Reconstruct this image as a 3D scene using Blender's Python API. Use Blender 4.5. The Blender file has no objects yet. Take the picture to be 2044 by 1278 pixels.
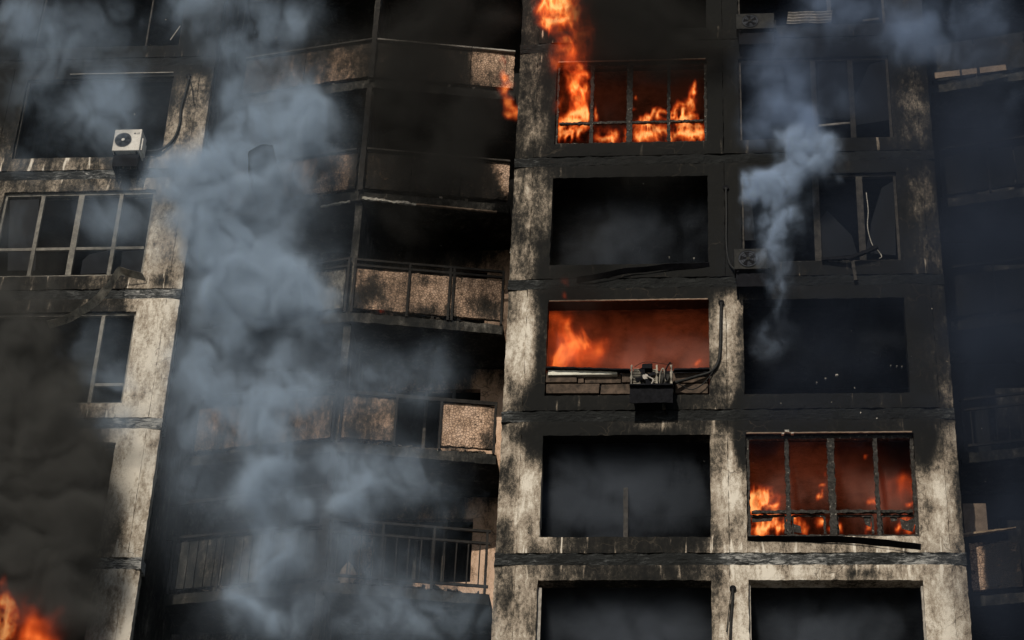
import bpy, bmesh, math, random
import numpy as np
from mathutils import Vector, Matrix, noise as mnoise

random.seed(7)
sc = bpy.context.scene
C = sc.collection
S = 2.8                      # storey height
H0 = 17.744                  # floor joint at the lower third of the picture
CAM = (3.8863, -32.9906, 1.6)
YAW, PITCH, ROLL, F = -0.1144, 0.5635, 0.0487, 4300.0   # F in pixels of a 2044 px wide frame

# ---------------------------------------------------------------- camera
_r0 = Vector((math.cos(YAW), -math.sin(YAW), 0))
_f = Vector((math.sin(YAW)*math.cos(PITCH), math.cos(YAW)*math.cos(PITCH), math.sin(PITCH)))
_u0 = _r0.cross(_f)
_r = _r0*math.cos(ROLL) + _u0*math.sin(ROLL)
_u = _r.cross(_f)
cd = bpy.data.cameras.new('camera'); cam = bpy.data.objects.new('camera', cd); C.objects.link(cam)
cd.sensor_width = 36; cd.lens = F/2044*36; cd.clip_end = 6000; cd.clip_start = .1
cam.matrix_world = Matrix(((_r.x, _u.x, -_f.x, CAM[0]), (_r.y, _u.y, -_f.y, CAM[1]), (_r.z, _u.z, -_f.z, CAM[2]), (0, 0, 0, 1)))
sc.camera = cam

# ---------------------------------------------------------------- daylight
SUN_EL, SUN_SIDE = math.radians(37), math.radians(15)     # sun in front of the facade, a little to its left
to_sun = Vector((-math.sin(SUN_SIDE)*math.cos(SUN_EL), -math.cos(SUN_SIDE)*math.cos(SUN_EL), math.sin(SUN_EL)))
world = bpy.data.worlds.new('World'); sc.world = world; world.use_nodes = True
wn = world.node_tree
bg = wn.nodes['Background']; bg.inputs['Strength'].default_value = .05
sky = wn.nodes.new('ShaderNodeTexSky'); sky.sky_type = 'NISHITA'; sky.sun_disc = False
sky.sun_elevation = SUN_EL; sky.sun_rotation = math.pi + SUN_SIDE
wn.links.new(sky.outputs[0], bg.inputs['Color'])
sl = bpy.data.lights.new('sun', 'SUN'); sl.energy = 3.6; sl.angle = math.radians(.53); sl.color = (1, .93, .82)
sun = bpy.data.objects.new('sun', sl); C.objects.link(sun)
sun.rotation_euler = (-to_sun).to_track_quat('-Z', 'Y').to_euler()
sc.view_settings.view_transform = 'Standard'; sc.view_settings.look = 'None'
sc.view_settings.gamma = 1; sc.view_settings.use_curve_mapping = False
sc.view_settings.exposure = 0.0
sc.cycles.volume_bounces = 1
sc.cycles.volume_step_rate = 1.6
sc.cycles.max_bounces = 6
sc.cycles.transparent_max_bounces = 16

# ---------------------------------------------------------------- helpers
PXM = 112.0   # photograph pixels per metre on the facade
def at(u, v, Y=0.0):
    """the point of the plane y = Y that shows at photograph pixel (u, v)"""
    d = _f + _r*((u-1022)/F) - _u*((v-639)/F)
    t = (Y-CAM[1])/d.y
    return Vector((CAM[0]+d.x*t, Y, CAM[2]+d.z*t))

def tag(o, label=None, cat=None, group=None, kind=None):
    for k, v in (('label', label), ('category', cat), ('group', group), ('kind', kind)):
        if v: o[k] = v
    return o

def empty(name, loc, label=None, cat=None, group=None, parent=None):
    o = bpy.data.objects.new(name, None); C.objects.link(o); o.location = loc
    o.empty_display_size = .2
    if parent: adopt(o, parent)
    return tag(o, label, cat, group)

ORG = {}
def adopt(o, p):
    o.parent = p
    o.matrix_parent_inverse = Matrix.Translation(-world_loc(p))

def world_loc(o):
    v = Vector(o.location)
    return v            # every parent here is placed by translation in world terms

def mesh_obj(name, verts, faces, mat, parent=None, attrs=None, smooth=False):
    me = bpy.data.meshes.new(name)
    if verts is not None and len(verts):
        vs = np.asarray(verts, float); c = vs.mean(axis=0)
        me.from_pydata((vs-c).tolist(), [], faces)
    else:
        c = np.zeros(3)
    if attrs:
        for k, a in attrs.items():
            at_ = me.attributes.new(k, 'FLOAT', 'POINT'); at_.data.foreach_set('value', np.asarray(a, np.float32))
    me.materials.append(mat)
    if smooth: me.polygons.foreach_set('use_smooth', [True]*len(me.polygons))
    me.update()
    o = bpy.data.objects.new(name, me); C.objects.link(o); o.location = c
    if parent: adopt(o, parent)
    return o

def nz(x, y, z, s=1.0): return mnoise.noise(Vector((x*s, y*s, z*s)))

# --- nodes
def newmat(name):
    m = bpy.data.materials.new(name); m.use_nodes = True
    nt = m.node_tree; b = nt.nodes['Principled BSDF']
    b.inputs['Specular IOR Level'].default_value = .08
    return m, nt, b

class NT:
    def __init__(s, nt): s.nt = nt
    def geo(s):
        g = s.nt.nodes.new('ShaderNodeNewGeometry'); return g.outputs['Position']
    def scale(s, v, k):
        m = s.nt.nodes.new('ShaderNodeVectorMath'); m.operation = 'MULTIPLY'
        s.nt.links.new(v, m.inputs[0]); m.inputs[1].default_value = k; return m.outputs[0]
    def noise(s, v, sc_, det=5, rough=.6, dist=0):
        n = s.nt.nodes.new('ShaderNodeTexNoise'); s.nt.links.new(v, n.inputs['Vector'])
        n.inputs['Scale'].default_value = sc_; n.inputs['Detail'].default_value = det
        n.inputs['Roughness'].default_value = rough; n.inputs['Distortion'].default_value = dist
        return n.outputs['Fac']
    def vor(s, v, sc_, feature='F1', rnd=1):
        n = s.nt.nodes.new('ShaderNodeTexVoronoi'); n.feature = feature
        s.nt.links.new(v, n.inputs['Vector']); n.inputs['Scale'].default_value = sc_
        n.inputs['Randomness'].default_value = rnd
        return n.outputs['Distance']
    def m(s, op, a, b=0.0, c=None, clamp=False):
        n = s.nt.nodes.new('ShaderNodeMath'); n.operation = op; n.use_clamp = clamp
        for i, q in enumerate((a, b, c)):
            if q is None: continue
            if hasattr(q, 'is_linked'): s.nt.links.new(q, n.inputs[i])
            else: n.inputs[i].default_value = q
        return n.outputs[0]
    def sm(s, x, lo, hi):
        n = s.nt.nodes.new('ShaderNodeMapRange'); n.interpolation_type = 'SMOOTHSTEP'
        s.nt.links.new(x, n.inputs['Value']); n.inputs['From Min'].default_value = lo; n.inputs['From Max'].default_value = hi
        return n.outputs['Result']
    def attr(s, name):
        n = s.nt.nodes.new('ShaderNodeAttribute'); n.attribute_name = name; return n.outputs['Fac']
    def ramp(s, x, stops, interp='LINEAR'):
        n = s.nt.nodes.new('ShaderNodeValToRGB'); s.nt.links.new(x, n.inputs[0]); r = n.color_ramp
        r.interpolation = interp
        while len(r.elements) < len(stops): r.elements.new(.5)
        for e, (p, c) in zip(r.elements, stops): e.position = p; e.color = (*c, 1)
        return n.outputs[0]
    def mix(s, f, a, b):
        n = s.nt.nodes.new('ShaderNodeMix'); n.data_type = 'RGBA'
        for i, q in ((0, f), (6, a), (7, b)):
            if hasattr(q, 'is_linked'): s.nt.links.new(q, n.inputs[i])
            elif i: n.inputs[i].default_value = (*q, 1)
            else: n.inputs[i].default_value = q
        return n.outputs[2]
    def bump(s, h, b, strength=.5, dist=.01):
        n = s.nt.nodes.new('ShaderNodeBump'); s.nt.links.new(h, n.inputs['Height'])
        n.inputs['Strength'].default_value = strength; n.inputs['Distance'].default_value = dist
        s.nt.links.new(n.outputs[0], b.inputs['Normal'])

def concrete_mat(name, stops, streaks=True, pebble=False):
    m, nt, b = newmat(name); t = NT(nt); P = t.geo()
    big = t.noise(P, 1.3, 4, .6, .4)
    patch = t.noise(t.scale(P, (1, 1, .6)), 3.1, 9, .72, .3)
    vert = t.noise(t.scale(P, (1, 1, .28)), 4.2, 6, .68, .3)
    fine = t.noise(t.scale(P, (1, 1, .6)), 17, 8, .75, .2)
    speck = t.noise(P, 62, 3, .7)
    so = t.attr('soot')
    x = t.m('MULTIPLY', t.m('SUBTRACT', big, .5), .7)
    x = t.m('ADD', x, t.m('MULTIPLY', t.m('SUBTRACT', vert, .5), 1.25))
    x = t.m('ADD', x, t.m('MULTIPLY', t.m('SUBTRACT', patch, .5), .75))
    x = t.m('ADD', x, t.m('MULTIPLY', t.m('SUBTRACT', fine, .5), 1.15))
    x = t.m('ADD', x, t.m('MULTIPLY', t.m('SUBTRACT', speck, .5), .65))
    x = t.m('MULTIPLY', x, t.m('MULTIPLY_ADD', so, -.55, 1.2))
    x = t.m('ADD', x, t.m('MULTIPLY_ADD', so, 1.12, -.06))
    # pale flakes where the plaster spalled through the soot
    fl = t.m('MULTIPLY', t.sm(t.noise(P, 9, 9, .8, .6), .62, .67), t.sm(t.noise(P, 1.6, 3, .5), .48, .62))
    x = t.m('SUBTRACT', x, t.m('MULTIPLY', t.m('MULTIPLY', fl, t.m('SUBTRACT', 1.45, so)), .5))
    if streaks:
        st = t.sm(t.noise(t.scale(P, (1, 1, .09)), 8.5, 3, .6), .58, .68)
        x = t.m('SUBTRACT', x, t.m('MULTIPLY', t.m('MULTIPLY', st, t.attr('streak')), t.m('MULTIPLY_ADD', so, -.62, 1.02)))
    col = t.ramp(x, stops)
    # hairline cracks
    wv = nt.nodes.new('ShaderNodeVectorMath'); wv.operation = 'ADD'
    nn = nt.nodes.new('ShaderNodeTexNoise'); nt.links.new(P, nn.inputs['Vector']); nn.inputs['Scale'].default_value = 4
    nt.links.new(P, wv.inputs[0]); nt.links.new(t.scale(nn.outputs['Color'], (.35, .35, .35)), wv.inputs[1])
    cr = t.vor(wv.outputs[0], 1.7, 'DISTANCE_TO_EDGE')
    crk = t.m('MULTIPLY', t.m('SUBTRACT', 1.0, t.sm(cr, .004, .016)), t.sm(t.noise(P, .8, 2, .5), .5, .62))
    col = t.mix(t.m('MULTIPLY', crk, .6), col, (.05, .042, .032))
    hgt = t.m('ADD', t.m('MULTIPLY', fine, .7), t.m('MULTIPLY', speck, .5))
    hgt = t.m('SUBTRACT', hgt, t.m('MULTIPLY', crk, .6))
    if pebble:
        v = t.vor(P, 19, 'DISTANCE_TO_EDGE', .85)
        peb = t.sm(v, .02, .16)
        col = t.mix(peb, t.mix(.6, col, (.03, .022, .016)), col)
        miss = t.sm(t.noise(P, 5, 6, .75), .60, .64)
        col = t.mix(miss, col, (.07, .05, .035))
        hgt = t.m('ADD', t.m('MULTIPLY', peb, 1.2), t.m('MULTIPLY', hgt, .3))
    nt.links.new(col, b.inputs['Base Color']); b.inputs['Roughness'].default_value = .9
    t.bump(hgt, b, .55, .012)
    return m

CREAM = [(0, (.64, .58, .485)), (.2, (.43, .372, .295)), (.38, (.28, .228, .172)), (.56, (.095, .080, .062)), (.74, (.023, .0212, .0182)), (.95, (.0115, .0115, .0108))]
BEIGE = [(0, (.66, .46, .33)), (.25, (.50, .33, .22)), (.45, (.25, .17, .12)), (.62, (.075, .058, .044)), (.8, (.025, .022, .019)), (1, (.014, .014, .013))]
GREYC = [(0, (.42, .38, .32)), (.3, (.24, .22, .185)), (.55, (.07, .064, .055)), (.75, (.024, .023, .02)), (.95, (.013, .013, .012))]
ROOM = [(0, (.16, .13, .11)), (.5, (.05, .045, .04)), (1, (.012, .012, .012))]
M_conc = concrete_mat('sooty_concrete', CREAM)
M_peb = concrete_mat('pebbledash', BEIGE, pebble=True)
M_grey = concrete_mat('grey_sooty_concrete', GREYC)
M_beige = concrete_mat('beige_plaster', BEIGE)
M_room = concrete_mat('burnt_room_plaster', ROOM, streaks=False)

def joint_mat():
    m, nt, b = newmat('tarred_joint'); t = NT(nt); P = t.geo()
    n = t.noise(t.scale(P, (.35, 1, 1.6)), 14, 9, .8, .8)
    k = t.noise(P, 1.3, 3, .5)
    x = t.m('ADD', n, t.m('MULTIPLY', t.m('SUBTRACT', k, .5), .45))
    x = t.m('SUBTRACT', x, t.m('MULTIPLY', t.m('SUBTRACT', t.attr('soot'), .6), .35))
    col = t.ramp(x, [(0, (.006, .006, .006)), (.47, (.022, .023, .022)), (.55, (.05, .052, .05)), (.61, (.12, .12, .115)), (.67, (.42, .41, .38))])
    nt.links.new(col, b.inputs['Base Color']); b.inputs['Roughness'].default_value = .6
    t.bump(n, b, 1, .05); return m
M_joint = joint_mat()

def rough_mat(name, c1, c2, sc_=20, rough=.8, metal=0, bump=.4, pos=(.35, .65), third=None):
    m, nt, b = newmat(name); t = NT(nt); P = t.geo()
    n = t.noise(P, sc_, 7, .7, .3)
    st = [(pos[0], c1), (pos[1], c2)] + ([third] if third else [])
    nt.links.new(t.ramp(n, st), b.inputs['Base Color'])
    b.inputs['Roughness'].default_value = rough; b.inputs['Metallic'].default_value = metal
    t.bump(n, b, bump, .008); return m
M_char = rough_mat('charred_frame', (.012, .011, .010), (.06, .055, .048), 22, third=(.66, (.5, .44, .35)))
M_black = rough_mat('black_metal', (.003, .003, .004), (.009, .009, .011), 14, .8, 0)
M_rail = rough_mat('burnt_rail', (.010, .0095, .009), (.032, .028, .024), 12, .7, .2)
M_pale = rough_mat('smoke_greyed_frame', (.20, .18, .15), (.42, .38, .33), 9)
M_frame = rough_mat('hazed_window_frame', (.12, .11, .095), (.26, .24, .20), 9)
M_dim = rough_mat('dull_frame', (.025, .023, .02), (.075, .066, .056), 9)
M_cable = rough_mat('cable_rubber', (.01, .01, .01), (.03, .03, .028), 20, .5)
M_brick = rough_mat('sooted_block', (.035, .028, .022), (.12, .085, .062), 8, .9, 0, .8)
M_wood = rough_mat('split_timber', (.22, .15, .09), (.45, .33, .21), 12)
M_ac = rough_mat('air_conditioner_enamel', (.50, .46, .40), (.72, .68, .61), 5, .5, 0, .05)
M_acd = rough_mat('burnt_air_conditioner_case', (.008, .008, .0075), (.026, .025, .022), 6, .6)
M_grill = rough_mat('fan_guard_plastic', (.018, .022, .03), (.04, .045, .055), 8, .5)
M_sheet = rough_mat('bent_zinc_sheet', (.08, .075, .065), (.36, .32, .25), 5, .6, .1)
M_white = rough_mat('white_sill_foam', (.55, .52, .42), (.8, .77, .66), 8)
M_ash = rough_mat('pale_ash', (.16, .15, .13), (.6, .56, .48), 30)
M_debris = rough_mat('debris', (.02, .018, .015), (.10, .08, .06), 9, .9, 0, 1, third=(.7, (.5, .38, .28)))
M_tan = rough_mat('tan_board', (.16, .115, .08), (.27, .20, .145), 6)
M_glass, _nt, _b = newmat('sooty_glass')
_b.inputs['Base Color'].default_value = (.011, .012, .014, 1); _b.inputs['Roughness'].default_value = .7
_b.inputs['Specular IOR Level'].default_value = .05

# --- geometry builders
def panel(name, parent, mat, A, B, z0, z1, th, step=.08, hole=None, soot=.5, streak=None, jit=.005, edge=.013, seed=0):
    """gridded slab: front face runs from plan point A to plan point B, body th behind it, holes cut through"""
    A = Vector(A); B = Vector(B); L = (B-A).length; u = (B-A)/L; n = Vector((u.y, -u.x))
    def ticks(a, b, cuts):
        pts = sorted({round(a, 5), round(b, 5), *[round(c, 5) for c in cuts if a < c < b]})
        out = []
        for p, q in zip(pts, pts[1:]):
            k = max(1, int(round((q-p)/step)))
            out += [p+(q-p)*i/k for i in range(k)]
        return out+[pts[-1]]
    holes = [] if hole is None else (hole if isinstance(hole, list) else [hole])
    xs = ticks(0, L, [c for h in holes for c in (h[0], h[1])])
    zs = ticks(z0, z1, [c for h in holes for c in (h[2], h[3])])
    nx, nzz = len(xs), len(zs)
    keep = np.ones((nx-1, nzz-1), bool)
    for i in range(nx-1):
        for j in range(nzz-1):
            cx, cz = (xs[i]+xs[i+1])/2, (zs[j]+zs[j+1])/2
            for h in holes:
                if h[0] < cx < h[1] and h[2] < cz < h[3]: keep[i, j] = False
    used = {}
    V = []; so = []; stk = []
    def vid(i, j):
        if (i, j) not in used:
            x, z = xs[i], zs[j]
            adj = [(a, b) for a in (i-1, i) for b in (j-1, j) if 0 <= a < nx-1 and 0 <= b < nzz-1 and keep[a, b]]
            bd = len(adj) < 4
            w = edge if bd else 0
            px, pz = x+w*nz(x, seed+3.3, z, 9), z+w*nz(x, seed+7.7, z, 9)
            q = A+u*px; off = jit*(nz(q.x, seed, z, 3.0)+.6*nz(q.x, seed, z, 11))
            if bd: off -= edge*abs(nz(x, seed+1, z, 13))*1.5
            used[(i, j)] = len(V)
            V.append((q.x+n.x*off, q.y+n.y*off, pz))
            so.append(soot(q.x, q.y, z) if callable(soot) else soot)
            stk.append(streak(q.x, z) if callable(streak) else (streak or 0))
        return used[(i, j)]
    Fc = []
    for i in range(nx-1):
        for j in range(nzz-1):
            if keep[i, j]: Fc.append((vid(i, j), vid(i+1, j), vid(i+1, j+1), vid(i, j+1)))
    nv = len(V)
    ec = {}
    for f in Fc:
        for a, b in zip(f, f[1:]+f[:1]): ec[(a, b)] = 1
    side = []; 
    for (a, b) in ec:
        if (b, a) not in ec: side.append((b, a, a+nv, b+nv))
    V += [(x-n.x*th, y-n.y*th, z) for x, y, z in V]
    so += so; stk += stk
    back = [tuple(reversed([q+nv for q in f])) for f in Fc]
    return mesh_obj(name, V, Fc+side+back, mat, parent, {'soot': so, 'streak': stk})

def bar(name, parent, mat, p0, p1, w, d, jit=.0, segs=None, seed=0, taper=1.0):
    """square bar from p0 to p1, charred outline when jit > 0; w across, d in depth"""
    p0 = Vector(p0); p1 = Vector(p1); ax = (p1-p0); L = ax.length; ax.normalize()
    dep = Vector((0, 1, 0))
    if abs(ax.y) > .9: dep = Vector((0, 0, 1))
    sd = ax.cross(dep).normalized(); dep = sd.cross(ax).normalized()
    n = segs or (max(2, int(L/.035)) if jit else 1)
    V = []; Fc = []
    for i in range(n+1):
        t = i/n; c = p0+ax*(L*t); k = 1+(taper-1)*t
        for a, b in ((-1, -1), (1, -1), (1, 1), (-1, 1)):
            j1 = jit*(nz(c.x+a*5+seed, c.y, c.z+b*3, 14)+.6*nz(c.x+a*9, c.y, c.z+b, 37)); j2 = jit*.5*nz(c.x+a*8, seed+b, c.z, 17)
            V.append(c+sd*(a*w/2*k+j1)+dep*(b*d/2+j2))
    for i in range(n):
        for q in range(4):
            a, b = i*4+q, i*4+(q+1) % 4; Fc.append((a, b, b+4, a+4))
    Fc += [(3, 2, 1, 0), tuple(n*4+q for q in range(4))]
    return mesh_obj(name, V, Fc, mat, parent)

def tube(name, parent, mat, pts, r, res=8, sub=6, taper=None):
    """round tube through the points, smoothed by Catmull-Rom"""
    P = [Vector(p) for p in pts]
    Q = []
    for i in range(len(P)-1):
        a, b, c, d = P[max(i-1, 0)], P[i], P[i+1], P[min(i+2, len(P)-1)]
        for k in range(sub):
            t = k/sub
            Q.append(.5*((2*b)+(c-a)*t+(2*a-5*b+4*c-d)*t*t+(3*b-a-3*c+d)*t**3))
    Q.append(P[-1])
    V = []; Fc = []
    for i, q in enumerate(Q):
        tn = (Q[min(i+1, len(Q)-1)]-Q[max(i-1, 0)]).normalized()
        s = tn.cross(Vector((0, 1, .13))).normalized(); w = tn.cross(s)
        rr = r*(1 if not taper else 1+(taper-1)*i/(len(Q)-1))
        for k in range(res):
            a = 2*math.pi*k/res; V.append(q+s*(rr*math.cos(a))+w*(rr*math.sin(a)))
    for i in range(len(Q)-1):
        for k in range(res):
            a, b = i*res+k, i*res+(k+1) % res; Fc.append((a, b, b+res, a+res))
    Fc += [tuple(reversed(range(res))), tuple((len(Q)-1)*res+k for k in range(res))]
    return mesh_obj(name, V, Fc, mat, parent, smooth=True)

def box(name, parent, mat, x0, x1, y0, y1, z0, z1, bev=0.0, jit=0.0):
    bm = bmesh.new()
    bmesh.ops.create_cube(bm, size=1)
    for v in bm.verts:
        v.co = Vector(((x0+x1)/2+v.co.x*(x1-x0), (y0+y1)/2+v.co.y*(y1-y0), (z0+z1)/2+v.co.z*(z1-z0)))
    if bev: bmesh.ops.bevel(bm, geom=bm.edges[:], offset=bev, segments=2, affect='EDGES', profile=.7)
    if jit:
        for v in bm.verts: v.co += Vector((nz(*v.co, 7), nz(v.co.z, *v.co.xy, 7), nz(v.co.y, v.co.z, v.co.x, 7)))*jit
    V = [tuple(v.co) for v in bm.verts]; bm.verts.index_update()
    Fc = [tuple(v.index for v in f.verts) for f in bm.faces]; bm.free()
    n = len(V)
    return mesh_obj(name, V, Fc, mat, parent, {'soot': [.7]*n, 'streak': [0]*n})

def sheet(name, parent, mat, path, width_vec, th=.006, crumple=.012, sub=8):
    """bent thin metal strip: follows path, extends by width_vec, real thickness"""
    P = [Vector(p) for p in path]; W = Vector(width_vec); Q = []
    for i in range(len(P)-1):
        a, b, c, d = P[max(i-1, 0)], P[i], P[i+1], P[min(i+2, len(P)-1)]
        for k in range(sub):
            t = k/sub; Q.append(.5*((2*b)+(c-a)*t+(2*a-5*b+4*c-d)*t*t+(3*b-a-3*c+d)*t**3))
    Q.append(P[-1])
    V = []; m_ = 4
    for s_ in (0, 1):
        for i, q in enumerate(Q):
            for j in range(m_+1):
                p = q+W*(j/m_)
                p = p+Vector((nz(*p, 3), nz(p.z, p.x, p.y, 4), nz(p.y, p.z, p.x, 3)))*crumple*2
                V.append(p+Vector((0, th*s_, th*s_)))
    n = len(Q)*(m_+1); Fc = []
    for i in range(len(Q)-1):
        for j in range(m_):
            a = i*(m_+1)+j; Fc.append((a, a+1, a+m_+2, a+m_+1)); Fc.append((n+a+m_+1, n+a+m_+2, n+a+1, n+a))
    for i in range(len(Q)-1):
        for j in (0, m_):
            a = i*(m_+1)+j; Fc.append((a, a+m_+1, n+a+m_+1, n+a))
    for j in range(m_):
        for i in (0, len(Q)-1):
            a = i*(m_+1)+j; Fc.append((a, a+1, n+a+1, n+a))
    return mesh_obj(name, V, Fc, mat, parent)

def Zk(k, off=0.0): return H0+S*k+off

# ---------------------------------------------------------------- soot maps (0 clean .. 9 black), seen on the walls
RX = [0, .36, .74, 1.5, 2.2, 3.0, 3.67, 3.98, 4.29, 5, 6, 7.17, 7.6, 7.9]
RROWS = [   # (height above H0 in storeys, digits)
    (-2, '33333332233223'), (-.86, '42333331222223'), (-.5, '42344441222214'), (-.14, '42477762224223'),
    (0, '55677753334344'), (.15, '42388874344325'), (.5, '42366542366424'), (.86, '32999956999763'),
    (1, '66998778999876'), (1.15, '33989975899985'), (1.5, '32488853699975'), (1.86, '43999984699987'),
    (2, '66999998999988'), (2.15, '55999999999966'), (2.5, '55699999999966'), (2.86, '55699999999966'),
    (3, '77999999999988'), (3.15, '66899999999767'), (3.5, '66899999999756'), (3.86, '66899999999878'),
    (4, '77999999999988'), (5, '77999999999988'), (9, '99999999999999')]
LX = [-14, -10.6, -10, -8.5, -7.3, -7, -6.6, -6.2]
LROWS = [
    (-2, '66543222'), (-.5, '66543222'), (-.14, '88765312'), (.15, '77654312'), (.5, '77654212'), (.86, '88776212'),
    (1.15, '77654212'), (1.5, '77654212'), (1.86, '88876222'), (2.15, '88776433'), (2.5, '77765323'), (2.86, '66655443'),
    (3.15, '66655443'), (3.5, '88888534'), (3.8, '99999845'), (4, '99999999'), (9, '99999999')]
def table(xs, rows):
    zz = np.array([r[0] for r in rows]); G = np.array([[int(c)/9 for c in r[1]] for r in rows]); xx = np.array(xs)
    def f(x, y, z):
        k = (z-H0)/S
        wx = x+.10*nz(x, 5, z, 2.2); wk = k+.05*nz(x, 9, z, 2.2)
        i = int(np.clip(np.searchsorted(xx, wx)-1, 0, len(xx)-2)); j = int(np.clip(np.searchsorted(zz, wk)-1, 0, len(zz)-2))
        a = min(max((wx-xx[i])/(xx[i+1]-xx[i]), 0), 1); b = min(max((wk-zz[j])/(zz[j+1]-zz[j]), 0), 1)
        v = (G[j, i]*(1-a)+G[j, i+1]*a)*(1-b)+(G[j+1, i]*(1-a)+G[j+1, i+1]*a)*b
        return float(v)
    return f
BLOTS = [(at(u, v), ru/PXM, rv/PXM, a) for u, v, ru, rv, a in (
    (1012, 940, 18, 60, .3), (1010, 1060, 18, 45, .35), (1018, 1200, 20, 55, .45), (1062, 1235, 16, 40, .3), (1055, 895, 22, 40, .35), (1078, 690, 14, 90, .35), (1055, 790, 30, 35, .4),
    (1045, 870, 30, 22, .45), (1455, 880, 13, 40, -.3), (1058, 960, 16, 70, -.25), (1452, 960, 20, 60, -.22), (1440, 650, 22, 60, -.15), (1056, 650, 20, 60, -.25), (1480, 880, 13, 60, .55),
    (1843, 870, 22, 70, .6), (1885, 960, 28, 60, -.12), (1916, 1000, 9, 80, .3), (1862, 1012, 22, 14, .25), (1890, 1150, 20, 40, -.1), (1465, 1100, 40, 18, -.2), (1600, 1140, 90, 12, -.15), (1720, 1145, 70, 12, .25),
    (1020, 450, 18, 60, .2), (1060, 380, 20, 40, -.15), (1300, 850, 50, 12, -.3), (1440, 790, 20, 30, -.2), (1880, 700, 18, 60, .15), (1900, 800, 12, 25, -.2), (1460, 1230, 12, 50, .2),
    (320, 556, 22, 18, .5), (300, 880, 10, 12, .4), (318, 900, 9, 30, .35), (228, 1060, 20, 40, .3), (250, 1240, 14, 60, -.15), (215, 1200, 14, 60, .25), (330, 480, 10, 50, .2), (375, 230, 14, 60, .2))]
def with_blots(f):
    def g_(x, y, z):
        s_ = f(x, y, z)
        for p, ru, rv, a in BLOTS:
            dx, dz = (x-p.x)/ru, (z-p.z)/rv
            if dx*dx+dz*dz < 5: s_ += a*math.exp(-(dx*dx+dz*dz))
        return min(max(s_, 0), 1)
    return g_
SR, SL = with_blots(table(RX, RROWS)), with_blots(table(LX, LROWS))
def streak_f(x, z):
    k = ((z-H0)/S) % 1
    return 1.0 if (k < .16) else (.5 if k > .87 else 0.0)

# ---------------------------------------------------------------- ground
g = mesh_obj('ground', [(-1500, -1500, 0), (1500, -1500, 0), (1500, 1500, 0), (-1500, 1500, 0)], [(0, 1, 2, 3)],
             rough_mat('asphalt', (.035, .035, .035), (.07, .068, .064), 3), None)
tag(g, kind='structure')

# ---------------------------------------------------------------- the building
bld = empty('apartment_building', (0, 2, 0), 'burnt concrete high-rise apartment block with sooty pillars and V-shaped balconies', 'building')
W = 7.908
XA, XB, XC, XD = .744, 3.672, 4.286, 7.175
XMID = 3.98
ZB, ZT = .43, S-.382
KS = range(-1, 6)
JL, JU = -.10, .13        # joint band around the floor level

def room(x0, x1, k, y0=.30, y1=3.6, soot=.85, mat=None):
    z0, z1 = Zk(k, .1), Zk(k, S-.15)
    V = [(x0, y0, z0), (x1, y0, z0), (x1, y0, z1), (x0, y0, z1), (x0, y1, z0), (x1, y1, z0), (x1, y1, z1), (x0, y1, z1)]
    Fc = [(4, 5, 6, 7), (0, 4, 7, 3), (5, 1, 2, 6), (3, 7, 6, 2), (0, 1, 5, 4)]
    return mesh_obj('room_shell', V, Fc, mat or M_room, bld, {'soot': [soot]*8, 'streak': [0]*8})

for k in KS:
    fine = .055 if k in (0, 1, 2, -1) else .08
    # pilaster strips set back a little at both ends, wall panels with their window openings between
    panel('pilaster', bld, M_conc, (0, .05), (.355, .012), Zk(k, JU), Zk(k+1, JL), .32, fine, soot=SR, seed=k)
    panel('wall_panel', bld, M_conc, (.362, 0), (XMID-.004, 0), Zk(k, JU), Zk(k+1, JL), .30, fine,
          (XA-.362, XB-.362, Zk(k, ZB), Zk(k, ZT)), SR, streak_f, seed=k*3)
    panel('wall_panel', bld, M_conc, (XMID+.004, 0), (7.66, 0), Zk(k, JU), Zk(k+1, JL), .30, fine,
          (XC-XMID-.004, XD-XMID-.004, Zk(k, ZB), Zk(k, ZT)), SR, streak_f, seed=k*5+1)
    panel('pilaster', bld, M_conc, (7.667, .012), (W, .05), Zk(k, JU), Zk(k+1, JL), .32, fine, soot=SR, seed=k+9)
    panel('floor_joint', bld, M_joint, (-.01, .015), (W+.01, .015), Zk(k, JL+.004), Zk(k, JU-.004), .3, .05, soot=SR, jit=.03, edge=.02, seed=k)
    # left wing
    panel('wall_panel', bld, M_conc, (-13.9, .12), (-10.31, .12), Zk(k, JU), Zk(k+1, JL), .30, .12,
          (.3, 3.0, Zk(k, ZB), Zk(k, ZT)), SL, streak_f, seed=k*7)
    panel('wall_panel', bld, M_conc, (-10.3, .12), (-6.45, .12), Zk(k, JU), Zk(k+1, JL), .30, fine+.01,
          (.3, 3.32, Zk(k, ZB), Zk(k, ZT)), SL, streak_f, seed=k*7)
    panel('pilaster', bld, M_conc, (-6.445, .125), (-6.2, .16), Zk(k, JU), Zk(k+1, JL), .32, fine+.01, soot=SL, seed=k+4)
    panel('floor_joint', bld, M_joint, (-13.9, .135), (-6.19, .135), Zk(k, JL+.004), Zk(k, JU-.004), .3, .07, soot=SL, jit=.03, edge=.02, seed=k+40)
    hot = {(3, 'l'), (1, 'l'), (0, 'r')}
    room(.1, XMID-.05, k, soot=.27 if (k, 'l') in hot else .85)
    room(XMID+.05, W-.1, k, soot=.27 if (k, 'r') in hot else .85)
    room(-10.2, -6.4, k, .43); room(-13.8, -10.35, k, .43)

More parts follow.
